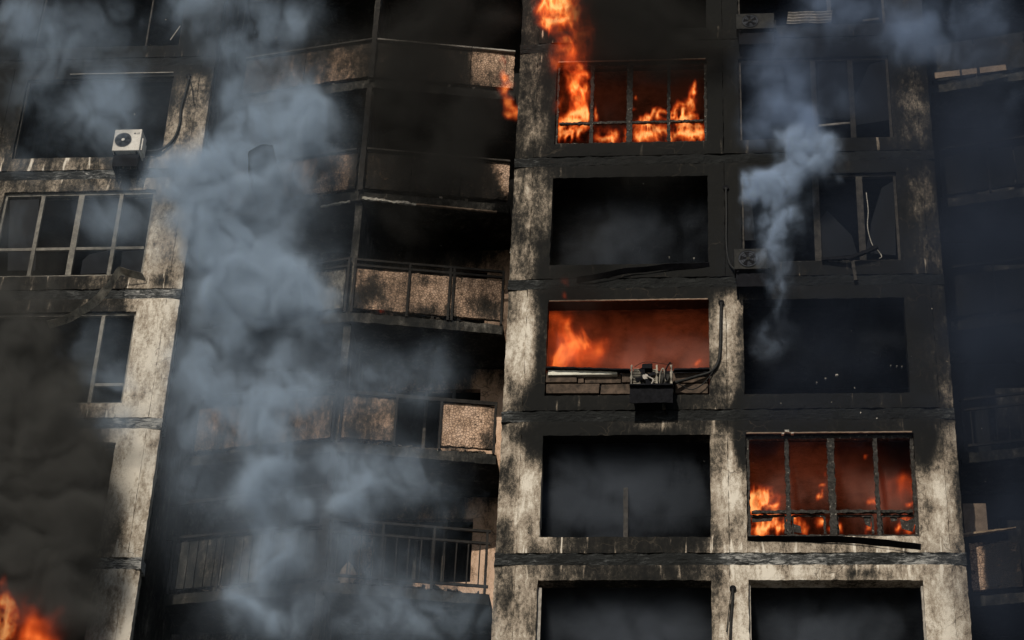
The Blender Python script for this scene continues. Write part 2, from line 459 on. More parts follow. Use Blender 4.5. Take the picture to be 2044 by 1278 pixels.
# building mass: side cheeks and core behind the loggias, plain storeys below and above what the camera sees
CORE_Y = 2.75
def cheek(x, y0, y1):
    for k in KS:
        box('side_wall', bld, M_grey, x-.06, x+.06, y0, y1, Zk(k, JL), Zk(k+1, JL)-.004)
cheek(.07, .345, 3.2); cheek(W-.07, .345, 3.2); cheek(-6.27, .46, 3.2)
for (x0, x1, y0) in ((-13.9, -6.2, .1), (0, W, 0), (-6.2, 0, 1.3), (W, 14, 1.3), (14, 21.9, 0)):
    box('lower_storeys', bld, M_grey, x0+.003, x1-.003, y0, 12, 0, Zk(-1, JL))
    box('upper_storeys', bld, M_grey, x0+.003, x1-.003, y0, 12, Zk(6, JL), Zk(9))
box('building_core', bld, M_grey, -13.8, 21.8, 4.0, 12, Zk(-1, JL)+.004, Zk(6, JL)-.004)
box('wall_panel', bld, M_grey, 14, 21.9, .0, 3.9, Zk(-1, JL)+.004, Zk(6, JL)-.004)

# ---------------------------------------------------------------- windows
def win(k, side):
    x0, x1, y = {'l': (XA, XB, 0), 'r': (XC, XD, 0), 'w': (-10.0, -6.98, .12)}[side]
    return x0, x1, Zk(k, ZB), Zk(k, ZT), y
def window(k, side, mat, mull, trans=None, w=.06, jit=.0, outer=.05, setback=.10, tzs=None, wide=None):
    x0, x1, z0, z1, y = win(k, side); y += setback
    e = empty('window', (x0, y, z0), parent=bld)
    e_o = 0.012
    bar('frame', e, mat, (x0+e_o, y, z0+outer/2), (x1-e_o, y, z0+outer/2), outer, .07, jit)
    bar('frame', e, mat, (x0+e_o, y, z1-outer/2-.003), (x1-e_o, y, z1-outer/2-.003), outer, .07, jit)
    bar('frame', e, mat, (x0+outer/2, y+.003, z0+outer), (x0+outer/2, y+.003, z1-outer), outer, .065, jit)
    bar('frame', e, mat, (x1-outer/2, y+.003, z0+outer), (x1-outer/2, y+.003, z1-outer), outer, .065, jit)
    for i, m_ in enumerate(mull):
        ww = (wide or {}).get(i, w)
        bar('mullion', e, mat, (m_, y-.006, z0+outer), (m_, y-.006, z1-outer), ww, .07, jit, seed=i)
    if trans:
        xs = [x0+outer]+list(mull)+[x1-outer]
        for a, b in zip(xs, xs[1:]):
            bar('transom', e, mat, (a+.025, y+.004, trans), (b-.025, y+.004, trans), w*.8, .05, jit)
    return e
def X(u, v, Y=0): return at(u, v, Y).x
def Zp(u, v, Y=0): return at(u, v, Y).z
# burning window high on the right wing
w_top = window(3, 'l', M_char, [X(1182, 200, .1), X(1257, 200, .1), X(1335, 200, .1)], Zp(1258, 245, .1), .062, .022, wide={1: .11})
# burning window low on the right wing, double frames
w_low = window(0, 'r', M_char, [X(1572, 960, .1), X(1660, 960, .1), X(1750, 960, .1)], Zp(1660, 1022, .1), .07, .022, .06, wide={1: .12})
for a, b in ((1492, 1568), (1582, 1646), (1672, 1742), (1760, 1832)):       # lower sashes
    x0, x1 = X(a, 1045, .14), X(b, 1045, .14); z0, z1 = Zp(a, 1066, .14), Zp(a, 1030, .14)
    bar('sash', w_low, M_char, (x0, .15, z1), (x1, .15, z1), .035, .03, .014)
    bar('sash', w_low, M_char, (x0, .15, z0), (x0, .15, z1), .04, .03, .014)
    bar('sash', w_low, M_char, (x1, .15, z0), (x1, .15, z1), .04, .03, .014)
bar('head_strip', bld, M_pale, at(140, 149, .1), at(346, 145, .1), .014, .03, .003)
# pale head strips over the burning openings
for (k, s) in ((3, 'l'), (1, 'l'), (0, 'r')):
    x0, x1, z0, z1, y = win(k, s)
    bar('head_strip', bld, M_tan, (x0+.02, -.012, z1+.012), (x1-.02, -.012, z1+.012), .022, .02, .006)
# cracked upper right windows
w_a = window(3, 'r', M_dim, [X(1625, 200, .1), X(1700, 200, .1)], None, .10, .004, .05)
w_b = window(2, 'r', M_dim, [X(1630, 430, .1), X(1718, 430, .1)], None, .12, .004, .05)
w_c = window(4, 'r', M_dim, [X(1655, 30, .1)], None, .08, .004, .05)
w_d = window(2, 'w', M_frame, [X(75, 460, .2), X(152, 460, .2), X(232, 460, .2)], Zp(240, 495, .2), .075, .004, .06, wide={1: .11})
w_e = window(1, 'w', M_frame, [X(196, 700, .2)], None, .07, .004, .05)
bar('transom', w_e, M_frame, (X(196, 700, .2)+.03, .224, Zp(200, 768, .2)), (-7.05, .224, Zp(200, 768, .2)), .06, .05)
w_f = window(3, 'w', M_dim, [], None, .06, .003, .03)
w_g = window(4, 'w', M_dim, [X(302, 30, .2)], None, .03, .003, .03)
def pane_piece(parent, pts, Y, mat=M_glass):
    """leftover shard of glass: outline given as pixels on the pane's plane"""
    P = [at(u, v, Y) for u, v in pts]; n = len(P)
    V = [tuple(p) for p in P]+[(p.x, p.y+.006, p.z) for p in P]
    Fc = [tuple(reversed(range(n))), tuple(range(n, 2*n))]+[(i, (i+1) % n, (i+1) % n+n, i+n) for i in range(n)]
    return mesh_obj('glass_shard', V, Fc, mat, parent)
pane_piece(w_b, [(1727, 505), (1740, 440), (1760, 375), (1786, 360), (1788, 510)], .11)
pane_piece(w_b, [(1636, 515), (1632, 445), (1650, 420), (1700, 470), (1712, 508)], .11)
pane_piece(w_b, [(1484, 480), (1482, 380), (1500, 400), (1508, 480)], .11)
pane_piece(w_a, [(1706, 250), (1708, 190), (1735, 130), (1768, 118), (1774, 240)], .11)
pane_piece(w_a, [(1632, 232), (1632, 120), (1694, 118), (1697, 238)], .11)
pane_piece(w_d, [(240, 545), (244, 502), (290, 500), (285, 545)], .21)
pane_piece(w_d, [(160, 548), (165, 520), (178, 508), (215, 500), (222, 545)], .21)
pane_piece(w_d, [(15, 540), (20, 400), (78, 398), (70, 540)], .21)
pane_piece(w_low, [(1810, 1040), (1796, 1035), (1800, 1055), (1822, 1062), (1829, 1032)], .16, M_char)
pane_piece(w_low, [(1722, 1030), (1738, 1030), (1738, 1052), (1728, 1048)], .16, M_char)
pane_piece(w_low, [(1582, 1062), (1584, 1046), (1598, 1050), (1600, 1064)], .16, M_char)
pane_piece(w_low, [(1500, 1030), (1545, 1029), (1540, 1040), (1502, 1043)], .16, M_char)
pane_piece(w_low, [(1776, 1030), (1792, 1029), (1790, 1040), (1779, 1041)], .16, M_char)
# fallen slats in the upper right windows
bar('fallen_slat', w_a, M_pale, at(1632, 252, .18), at(1710, 244, .18), .045, .03)
bar('fallen_slat', w_a, M_dim, at(1632, 232, .16), at(1712, 243, .16), .02, .03)
bar('fallen_slat', w_a, M_dim, at(1706, 246, .17), at(1772, 236, .17), .02, .03)
bar('fallen_slat', w_c, M_dim, at(1722, 42, .12), at(1755, 38, .12), .05, .03)
bar('fallen_slat', w_g, M_pale, at(340, 80, .2), at(360, 52, .2), .015, .02)
# jamb strips left in the empty openings at the bottom
bar('jamb_strip', bld, M_pale, (XA+.035, .12, Zk(-1, ZB)), (XA+.035, .12, Zk(-1, ZT)-.1), .07, .06, .003)
bar('jamb_strip', bld, M_pale, (XC+.02, .12, Zk(-1, ZB)), (XC+.02, .12, Zk(-1, ZT)-.02), .035, .06, .003)
bar('jamb_strip', bld, M_pale, (XD-.02, .10, Zk(-1, ZB)), (XD-.02, .10, Zk(-1, ZT)-.08), .03, .06, .008)
bar('inner_post', bld, M_dim, at(1249, 1075, .5), at(1249, 975, .5), .08, .06, .004)

# infill blocks under the red window
infill = empty('infill_wall', (XA, .1, Zk(1, ZB)), parent=bld)
rows = [((1090, 1152), (1154, 1165), (1167, 1240), (1242, 1330), (1334, 1412), 742, 763), ((1090, 1196), (1199, 1268), (1271, 1345), (1348, 1413), 766, 785)]
for r_ in rows:
    zt, zb = r_[-2], r_[-1]
    for i, (a, b) in enumerate(r_[:-2]):
        p, q = at(a, zb, .03), at(b, zt, .03)
        o_ = .03+.02*((i*37) % 3)
        box('brick', infill, M_brick, p.x, q.x, o_, .26, p.z, q.z, .008, .012)
box('mortar_bed', infill, M_black, XA+.01, XB-.01, .11, .25, Zk(1, ZB)+.004, at(1240, 741, .1).z)
# foam and ledge on the sill
box('sill_foam', bld, M_white, at(1093, 745, 0).x, at(1232, 745, 0).x, -.012, .14, at(1160, 748, -.01).z, at(1160, 738, -.01).z, .02, .02)
bar('sill_ledge', bld, M_black, at(1090, 736, -.02), at(1258, 741, -.02), .03, .12, .012)
bar('sill_ledge', bld, M_black, at(1345, 740, -.02), at(1416, 738, -.02), .03, .10, .012)

# ---------------------------------------------------------------- loggias with V-shaped fronts
def balcony(k, P0, P1, style, soot, back=True):
    """P0 -> P1: plan line of the front edge, left to right"""
    P0 = Vector(P0); P1 = Vector(P1); L = (P1-P0).length; u = (P1-P0)/L; n = Vector((u.y, -u.x))
    e = empty('balcony', (*P0, Zk(k)), parent=bld)
    def pt(s_, off=0, z=0): q = P0+u*s_+n*off; return (q.x, q.y, Zk(k, z))
    # floor slab down to the back wall
    V = []
    for z in (-.2, 0):
        V += [(P0.x, P0.y, Zk(k, z)), (P1.x, P1.y, Zk(k, z)), (P1.x, CORE_Y, Zk(k, z)), (P0.x, CORE_Y, Zk(k, z))]
    mesh_obj('floor_slab', V, [(3, 2, 1, 0), (4, 5, 6, 7), (0, 1, 5, 4), (2, 3, 7, 6), (1, 2, 6, 5), (3, 0, 4, 7)], M_grey, e, {'soot': [.75]*8, 'streak': [0]*8})
    panel('slab_edge', e, M_grey, P0+n*.03, P1+n*.03, Zk(k, -.2), Zk(k, .0), .028, .09, soot=.74, jit=.012, edge=.02)
    if style.get('panels') is not None:
        for (a, b, m_) in style['panels']:
            q0, q1 = P0+u*(a*L)+n*.01, P0+u*(b*L)+n*.01
            panel('parapet_panel', e, {'p': M_peb, 'g': M_grey, 'b': M_beige}[m_], q0, q1, Zk(k, .12), Zk(k, style.get('top', 1.02)), .07, .06, soot=soot, jit=.012, edge=.022, seed=k+a*7)
            if style.get('cap'):
                c0, c1 = P0+u*(a*L)+n*.025, P0+u*(b*L)+n*.025
                bar('parapet_cap', e, M_pale if style['cap'] == 'p' else M_dim, (*c0, Zk(k, style.get('top', 1.02)+.02)), (*c1, Zk(k, style.get('top', 1.02)+.02)), .035, .10, .004)
    if style.get('rail'):
        for z in style['rail']:
            bar('rail', e, M_rail, pt(.03, .03, z), pt(L-.03, .03, z), .045, .045, .004)
        for s_ in style.get('posts', (.02, .33, .66, .98)):
            bar('post', e, M_rail, pt(s_*L, .032, .0), pt(s_*L, .032, style['rail'][0]), .045, .04, .004)
    if style.get('balusters'):
        nb = style['balusters']
        for i in range(1, nb):
            if i*3 % nb == 0: continue
            lean = .02*nz(i, k, 3, 1.7)
            bar('baluster', e, M_rail, pt(L*i/nb, .03, .17), pt(L*i/nb+lean, .03, style['rail'][1]), .022, .022)
    if style.get('slats'):
        ns = style['slats']
        for i in range(ns):
            q0, q1 = P0+u*(L*(i+.06)/ns)+n*(.01+.006*(i % 3)), P0+u*(L*(i+.95)/ns)+n*(.01+.006*(i % 3))
            panel('parapet_board', e, M_grey, q0, q1, Zk(k, .1), Zk(k, 1.03+.02*nz(i, 3, k, 2.1)), .03, .15, soot=.68+.1*nz(i, k, 1, 1.9))
    return e

def lerp_table(pairs):
    xs = [p[0] for p in pairs]; ys = [p[1] for p in pairs]
    return lambda x: float(np.interp(x, xs, ys))
def px_soot(pairs, Y=1.1, v=500, blots=()):
    f_ = lerp_table([(at(u, v, Y).x, s_) for u, s_ in pairs])
    bl = [(at(u, w_, Y), r_, a_) for u, w_, r_, a_ in blots]
    def g_(x, y, z):
        s_ = f_(x)
        for c, r_, a_ in bl: s_ += a_*math.exp(-((x-c.x)**2+(z-c.z)**2)/(r_*r_))
        return min(max(s_, 0), 1.1)
    return g_
CRN, RIG, LEF = (-3.13, .87), (-.23, 1.40), (-6.05, 1.42)
DOORS = {}
FULL = dict(panels=[(0.0, .33, 'p'), (.335, .66, 'p'), (.665, 1.0, 'p')], cap='d')
def sunlit_tri(x, y, z):      # soot plus painted smoke shadow; right-hand corner left pale as the sunlit triangle
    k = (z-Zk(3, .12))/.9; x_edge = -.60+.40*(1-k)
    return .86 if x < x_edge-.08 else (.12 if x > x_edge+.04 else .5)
right_styles = {
    5: (FULL, .8),
    4: (dict(panels=[(0, .33, 'p'), (.335, .68, 'p'), (.685, .985, 'p')], cap='p'), px_soot([(735, .72), (800, .85), (925, .9), (945, .42), (1030, .32)], v=110)),
    3: (dict(panels=[(0, .33, 'p'), (.335, .66, 'p'), (.665, .99, 'p')], cap='d'), sunlit_tri),
    2: (dict(panels=[(0.01, .37, 'p'), (.375, .66, 'p'), (.665, 1.0, 'p')], rail=(1.20, 1.07), posts=(.02, .375, .64, .665, .985)),
        px_soot([(705, .5), (800, .3), (1010, .2)], v=580, blots=[(745, 590, .3, .4), (700, 620, .3, .4), (850, 560, .18, .4), (975, 610, .35, .55), (850, 625, .2, .4), (900, 620, .3, .3), (960, 590, .2, .25)])),
    1: (dict(panels=[(0.01, .36, 'b'), (.645, .99, 'p')], rail=(1.07, 1.04), posts=(.02, .36, .64, .98)),
        px_soot([(690, .55), (798, .6), (800, .3), (900, .2), (950, .2), (1000, .55)], v=830, blots=[(925, 835, .12, .3), (985, 870, .25, .3)])),
    0: (dict(rail=(1.22, .98, .14), posts=(.03, .34, .65, .97), balusters=14), .7),
    -1: (dict(rail=(1.22, .98, .14), balusters=14), .7)}
left_styles = {
    5: (FULL, .8),
    4: (dict(panels=[(0.05, .5, 'p'), (.505, .995, 'p')], cap='d'), px_soot([(440, .8), (600, .7), (640, .5), (700, .45), (732, .75)], v=110, blots=[(700, 100, .2, .4)])),
    3: (dict(panels=[(0.05, .5, 'p'), (.505, .96, 'p')], cap='d'), px_soot([(400, .7), (600, .52), (690, .42), (712, .85)], v=340, blots=[(655, 340, .15, .3)])),
    2: (dict(panels=[(0.05, .5, 'g'), (.505, .96, 'g')], rail=(1.22, 1.05), posts=(.05, .35, .7, .98)), .5),
    1: (dict(panels=[(0.05, .5, 'b'), (.505, .96, 'b')], rail=(1.25,), posts=(.05, .5, .98)), .55),
    0: (dict(slats=17, rail=(1.12,)), .7),
    -1: (dict(slats=17, rail=(1.12,)), .7)}
for k in KS:
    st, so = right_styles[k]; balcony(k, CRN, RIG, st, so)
    st, so = left_styles[k]; balcony(k, LEF, CRN, st, so)
    # partition on the corner line and back wall with door and window openings
    pr = panel('partition_wall', bld, M_grey, (CRN[0]-.07, .93), (CRN[0]+.07, .93), Zk(k, .002), Zk(k+1, -.204), 1.8, .14, soot=.66, seed=k)
    bw = empty('back_wall', (-3.1, CORE_Y, Zk(k)), parent=bld)
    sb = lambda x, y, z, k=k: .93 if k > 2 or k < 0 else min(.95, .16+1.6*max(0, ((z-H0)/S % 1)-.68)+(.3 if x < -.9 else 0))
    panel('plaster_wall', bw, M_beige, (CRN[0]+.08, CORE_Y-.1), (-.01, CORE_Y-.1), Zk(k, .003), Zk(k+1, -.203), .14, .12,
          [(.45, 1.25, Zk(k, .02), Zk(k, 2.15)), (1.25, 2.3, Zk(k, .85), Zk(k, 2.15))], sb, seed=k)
    panel('plaster_wall', bw, M_grey, (-6.2, CORE_Y-.1), (CRN[0]-.08, CORE_Y-.1), Zk(k, .003), Zk(k+1, -.203), .14, .14,
          [(.5, 1.9, Zk(k, .85), Zk(k, 2.15)), (1.9, 2.6, Zk(k, .02), Zk(k, 2.15))], .6, seed=k)
    for xm in (CRN[0]+.08+1.25, CRN[0]+.08+1.78, -4.3):
        bar('door_frame', bw, M_dim, (xm, CORE_Y-.06, Zk(k, .03)), (xm, CORE_Y-.06, Zk(k, 2.14)), .06, .05, .003)
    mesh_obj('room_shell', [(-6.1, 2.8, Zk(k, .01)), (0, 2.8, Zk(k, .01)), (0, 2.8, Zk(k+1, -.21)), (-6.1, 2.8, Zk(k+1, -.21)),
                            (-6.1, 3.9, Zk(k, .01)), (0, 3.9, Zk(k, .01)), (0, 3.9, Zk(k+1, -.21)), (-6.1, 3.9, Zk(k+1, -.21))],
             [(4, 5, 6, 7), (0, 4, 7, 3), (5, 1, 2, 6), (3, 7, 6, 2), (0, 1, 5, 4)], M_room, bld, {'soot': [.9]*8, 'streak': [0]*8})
# standing window frame on the lower left balcony, lit from behind by smoke
gl = empty('glazing', (-4.6, 1.15, Zk(0, 1.1)), parent=bld)
def segpt(u_, v_):    # a pixel put on the left balcony's front plane
    P0, P1 = Vector(LEF), Vector(CRN)
    d = _f+_r*((u_-1022)/F)-_u*((v_-639)/F); nrm = Vector(((P1-P0).y, -(P1-P0).x, 0))
    t = (Vector((P0.x, P0.y, 0))-Vector(CAM)).dot(nrm)/d.dot(nrm)
    return Vector(CAM)+d*t+Vector((nrm.x, nrm.y, 0)).normalized()*-.02
for a, b, w_ in (((440, 995), (648, 968), .06), ((568, 980), (562, 1060), .09), ((648, 968), (640, 1056), .07), ((330, 1010), (440, 995), .05), ((332, 1075), (642, 1052), .06)):
    bar('frame', gl, M_rail, segpt(*a), segpt(*b), w_, .06, .006)
bar('corner_post', bld, M_rail, (CRN[0], .82, Zk(0, .0)), (CRN[0], .82, Zk(1, -.21)), .12, .09, .02)
bar('corner_post', bld, M_rail, (CRN[0], .82, Zk(-1, .0)), (CRN[0], .82, Zk(0, -.21)), .12, .09, .02)
bar('corner_post', bld, M_rail, (CRN[0]+.02, .80, Zk(3, .0)), (CRN[0]+.02, .80, Zk(4, -.21)), .10, .06, .01)
bar('corner_post', bld, M_rail, (CRN[0]+.02, .80, Zk(4, .0)), (CRN[0]+.02, .80, Zk(5, -.21)), .10, .06, .01)
# torn ceiling edge above the loggia two floors up
bar('torn_flashing', bld, M_ash, (-3.05, .74, Zk(3, -.235)), (-2.0, .95, Zk(3, -.26)), .05, .05, .03)
bar('torn_flashing', bld, M_tan, (-2.0, .95, Zk(3, -.26)), (-.45, 1.24, Zk(3, -.27)), .03, .05, .012)
bar('torn_flashing', bld, M_ash, (-3.9, 1.0, Zk(3, -.24)), (-3.3, .86, Zk(3, -.225)), .03, .04, .02)

# right-hand loggia, mirror of the first
RL, RC, RR = (8.16, 1.48), (10.95, .87), (13.9, 1.40)
for k in KS:
    st = {1: dict(rail=(1.10, .88, .14), posts=(.03, .5, .97), balusters=13), 0: dict(panels=[(0.0, .3, 'p'), (.31, .65, 'g'), (.66, 1, 'g')]),
          4: dict(panels=[(0, .3, 'g'), (.31, .65, 'g'), (.66, 1, 'g')]), 3: dict(panels=[(0, .5, 'g'), (.51, 1, 'g')], rail=(1.2,)),
          2: dict(panels=[(0, .5, 'g'), (.51, 1, 'g')], rail=(1.2,), posts=(.3, .6, .98))}.get(k, dict(panels=[(0, .5, 'g'), (.51, 1, 'g')]))
    so = (lambda x, y, z: .12 if x < 8.36 else (.5 if x < 8.44 else .98)) if k == 0 else .97
    balcony(k, RL, RC, st, so); balcony(k, RC, RR, dict(panels=[(0, .5, 'g'), (.51, 1, 'g')]), .97)
    bw = empty('back_wall', (11, CORE_Y, Zk(k)), parent=bld)
    panel('plaster_wall', bw, M_grey, (7.95, CORE_Y-.1), (14, CORE_Y-.1), Zk(k, .003), Zk(k+1, -.203), .14, .2,
          [(.9, 1.7, Zk(k, .02), Zk(k, 2.15)), (1.7, 2.6, Zk(k, .85), Zk(k, 2.15))], .97, seed=k)
    panel('partition_wall', bld, M_grey, (10.88, .93), (11.02, .93), Zk(k, .002), Zk(k+1, -.204), 1.8, .2, soot=.85)

# ---------------------------------------------------------------- air conditioners and their cables
def disc(name, parent, mat, c, r, th, n=28, y=0):
    V = []; 
    for s_ in (0, 1):
        for i in range(n):
            a = 2*math.pi*i/n; V.append((c[0]+r*math.cos(a), c[1]+th*s_, c[2]+r*math.sin(a)))
    return mesh_obj(name, V, [tuple(range(n)), tuple(reversed(range(n, 2*n)))]+[(i+n, (i+1) % n+n, (i+1) % n, i) for i in range(n)], mat, parent)
def ring(name, parent, mat, c, r, t_, n=28):
    pts = [(c[0]+r*math.cos(2*math.pi*i/n), c[1], c[2]+r*math.sin(2*math.pi*i/n)) for i in range(n+1)]
    return tube(name, parent, mat, pts, t_, 5, 1)
def ac_unit(x0, x1, z0, z1, yb, depth, label, case, group='air conditioner units on the facade', fanx=.36, logo=False, tilt=0):
    e = empty('air_conditioner', ((x0+x1)/2, yb, z0), label, 'air conditioner', group)
    y0 = yb-depth
    box('casing', e, case, x0, x1, y0, yb-.06, z0, z1, .012)
    w_, h_ = x1-x0, z1-z0; c = (x0+w_*fanx, y0-.006, (z0+z1)/2); r_ = min(h_*.41, w_*.3)
    disc('fan_opening', e, M_grill, c, r_, .008)
    for q in (1, .78, .55, .32): ring('guard_ring', e, M_grill if case is M_ac else M_acd, (c[0], y0-.014, c[2]), r_*q, .004)
    for i in range(5):
        a = 2*math.pi*i/5+.3
        p = Vector((c[0], y0-.009, c[2]))
        V = [p+Vector((math.cos(a+t)*rr, d_, math.sin(a+t)*rr)) for rr, t, d_ in ((r_*.2, -.25, 0), (r_*.85, -.1, -.004), (r_*.9, .5, .0), (r_*.25, .5, .003))]
        V += [v+Vector((0, -.003, 0)) for v in V]
        mesh_obj('fan_blade', V, [(0, 1, 2, 3), (7, 6, 5, 4), (0, 4, 5, 1), (1, 5, 6, 2), (2, 6, 7, 3), (3, 7, 4, 0)], M_black, e)
    disc('fan_hub', e, M_ac if case is M_ac else M_acd, (c[0], y0-.02, c[2]), r_*.2, .012, 16)
    box('side_cover', e, case, x1+.001, x1+.035, y0+.06, yb-.1, z0+.05, z0+h_*.65, .006)
    for xx in (x0+.1*w_, x1-.1*w_):
        bar('bracket', e, M_black, (xx, y0+.03, z0-.02), (xx, yb, z0-.02), .03, .035)
        bar('bracket', e, M_black, (xx, yb-.015, z0-.03), (xx, yb-.015, z0-.42), .035, .03)
        bar('bracket', e, M_black, (xx, y0+.06, z0-.04), (xx, yb-.03, z0-.40), .025, .025)
    panel('shadow_plate', e, M_black, (x0+.06*w_, y0+.07), (x1-.02*w_, y0+.07), z0-.33, z0-.04, .012, .08, soot=1, jit=.004)  # dark plate shaped to stand for the unit's shadow on the wall
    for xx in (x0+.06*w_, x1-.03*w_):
        box('shadow_plate_cheek', e, M_black, xx, xx+.012, y0+.09, yb-.01, z0-.33, z0-.04)  # sides closing the plate that stands for the shadow
    if logo:
        disc('logo_badge', e, M_grill, (x0+w_*.76, y0-.003, z1-h_*.2), .018, .004, 14)
        cu = bpy.data.curves.new('logo', 'FONT'); cu.body = 'LG'; cu.size = .055; cu.extrude = .001
        t_ = bpy.data.objects.new('logo_lettering', cu); C.objects.link(t_); t_.rotation_euler = (math.pi/2, 0, 0)
        cu.materials.append(M_grill)
        bpy.context.view_layer.update()
        me_ = bpy.data.meshes.new_from_object(t_.evaluated_get(bpy.context.evaluated_depsgraph_get()))
        bpy.data.objects.remove(t_); me_.name = 'logo_lettering'
        t_ = bpy.data.objects.new('logo_lettering', me_); C.objects.link(t_); t_.rotation_euler = (math.pi/2, 0, 0)
        t_.location = (x0+w_*.82, y0-.003, z1-h_*.24); adopt(t_, e)
    return e
a0, a1 = at(220, 301, -.3), at(287, 258, -.3)
a0b = at(290, 258, -.3)
ac_unit(a0.x+.03, a0b.x-.06, a0.z, a1.z, .12, .42, 'clean white air conditioner unit below the upper left window, above a dark bracket and shadow plate', M_ac, logo=True)
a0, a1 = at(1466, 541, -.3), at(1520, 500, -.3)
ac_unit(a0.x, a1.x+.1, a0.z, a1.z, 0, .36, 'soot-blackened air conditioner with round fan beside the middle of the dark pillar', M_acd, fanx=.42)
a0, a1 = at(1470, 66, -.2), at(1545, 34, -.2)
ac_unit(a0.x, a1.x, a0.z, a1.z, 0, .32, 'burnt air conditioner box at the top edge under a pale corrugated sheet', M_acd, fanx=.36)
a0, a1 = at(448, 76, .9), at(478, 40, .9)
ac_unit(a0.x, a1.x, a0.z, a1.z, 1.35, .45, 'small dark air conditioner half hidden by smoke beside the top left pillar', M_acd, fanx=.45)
# the burnt-out one: open frame, fins, bent ears, black plate standing in for the shadow below
def burnt_ac():
    Y = -.32
    b0, b1 = at(1260, 768, Y), at(1342, 728, Y)
    x0, x1, z0, z1 = b0.x, b1.x, b0.z, b1.z
    e = empty('air_conditioner', ((x0+x1)/2, 0, z0), 'burnt-out air conditioner skeleton with bare fan and fins below the red window', 'air conditioner', 'air conditioner units on the facade')
    panel('back_plate', e, M_acd, (x0+.02, -.10), (x1-.02, -.10), z0, z1-.04, .02, .06, soot=.8, jit=.01)
    for xx in (x0, x0+(x1-x0)*.62, x1-.02):
        bar('end_plate', e, M_sheet, (xx, -.20, z0), (xx, -.20, z1+.05*abs(nz(xx, 2, 1, 9))), .03, .22, .02)
    for i in range(11):
        z = z0+.03+(z1-z0-.08)*i/10
        bar('fin', e, M_sheet, (x0+.03, Y+.08, z), (x0+.16+.04*nz(i, 1, 1, 3.3), Y+.08, z+.004), .012, .04)
        bar('fin', e, M_sheet, (x0+(x1-x0)*.5, Y+.1, z), (x0+(x1-x0)*.6, Y+.1, z), .012, .04)
    c = (x0+(x1-x0)*.34, Y+.05, z0+(z1-z0)*.48)
    disc('fan_motor', e, M_pale, c, .055, .04, 14)
    for a in (.3, 1.9, 3.5, 5.0):
        p = Vector(c)
        V = [p+Vector((math.cos(a+t)*r_, -.01+d_, math.sin(a+t)*r_)) for r_, t, d_ in ((.05, -.3, 0), (.19, -.2, -.02), (.2, .35, .02), (.06, .5, .01))]
        V += [v+Vector((0, .006, 0)) for v in V]
        mesh_obj('fan_blade', V, [(3, 2, 1, 0), (4, 5, 6, 7), (0, 1, 5, 4), (1, 2, 6, 5), (2, 3, 7, 6), (3, 0, 4, 7)], M_black, e)
    tube('motor_arm', e, M_pale, [(c[0]+.03, Y+.04, c[2]), (c[0]+.14, Y+.03, c[2]-.08), (c[0]+.10, Y+.04, z0+.02)], .014)
    tube('bent_pipe', e, M_sheet, [(x0+(x1-x0)*.68, Y+.1, z0), (x0+(x1-x0)*.7, Y+.08, z0+.25), (x0+(x1-x0)*.78, Y+.1, z1-.02), (x0+(x1-x0)*.84, Y+.08, z0+.1)], .014)
    tube('bent_pipe', e, M_black, [(x1-.1, Y+.1, z0), (x1-.12, Y+.06, z1-.1), (x1-.04, Y+.05, z1+.08)], .014)
    box('control_box', e, M_black, c[0]-.06, c[0]+.12, Y+.02, -.14, z1-.06, z1+.04, .01, .01)
    tube('top_wire', e, M_cable, [(x0+.05, Y+.1, z1+.02), (c[0], Y+.05, z1+.09), (x1-.1, Y+.08, z1+.06), (x1, Y+.1, z1+.09)], .006)
    s0, s1 = at(1256, 766, -.3), at(1343, 806, -.3)
    bar('base_tray', e, M_black, (x0-.03, Y+.12, z0-.015), (x1+.01, Y+.12, z0-.02), .03, .32, .006)
    panel('shadow_plate', e, M_black, (x0-.03, Y+.015), (x1+.01, Y+.015), z0-.36, z0-.035, .012, .08, soot=1, jit=.006)  # black plate doubles as the shadow cast under the tray
    for xx in (x0+.08, x1-.1):
        bar('bracket', e, M_black, (xx, Y+.05, z0-.05), (xx, .0, z0-.05), .03, .03)
        bar('bracket', e, M_black, (xx, -.015, z0-.05), (xx, -.015, z0-.42), .03, .03)
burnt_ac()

def cable(label, pts, r=.02, Y=-.03, grp='black cables on the walls'):
    o = tube('cable', None, M_cable, [at(u, v, Y if len(p) < 1 else p[0]) for u, v, *p in pts], r)
    return tag(o, label, 'cable', grp)
cable('black pipe bundle curving from the white air conditioner up the left pillar', [(292, 303, .0), (320, 299, .06), (345, 280, .08), (358, 250, .09), (362, 215, .09), (372, 180, .09), (378, 152, .09)], .028)
cable('thin black cable dangling from the pipe head on the left pillar', [(378, 152, .06), (383, 175, .05), (386, 205, .05)], .008)
cable('thick black pipe running down the pillar right of the red window to the burnt-out unit', [(1440, 605), (1439, 640), (1438, 690), (1434, 722), (1420, 742), (1390, 752), (1345, 765, -.1)], .03)
cable('thin slack cable looping under the thick pipe beside the burnt-out unit', [(1428, 735), (1405, 765, -.06), (1380, 778, -.06), (1362, 770, -.08), (1345, 762, -.12)], .01)
cable('black pipe stub hanging on the middle pillar at the bottom edge', [(1463, 1175), (1462, 1200), (1459, 1240), (1457, 1290)], .022)
cable('thin wire hanging slanted beside the pipe stub on the bottom middle pillar', [(1460, 1180, -.05), (1456, 1210, -.05), (1450, 1262, -.04)], .008)
cable('sooty pipe down the dark pillar to the fan unit beside it', [(1449, 375), (1450, 430), (1450, 490), (1456, 525), (1468, 540, -.1)], .02)
for u_, v_ in ((1440, 605), (1463, 1175), (1449, 375), (376, 152)):
    p = at(u_, v_, -.02 if u_ > 500 else .1)
    disc('wall_grommet', bld, M_black, (p.x, p.y-.02, p.z), .055, .03, 12)
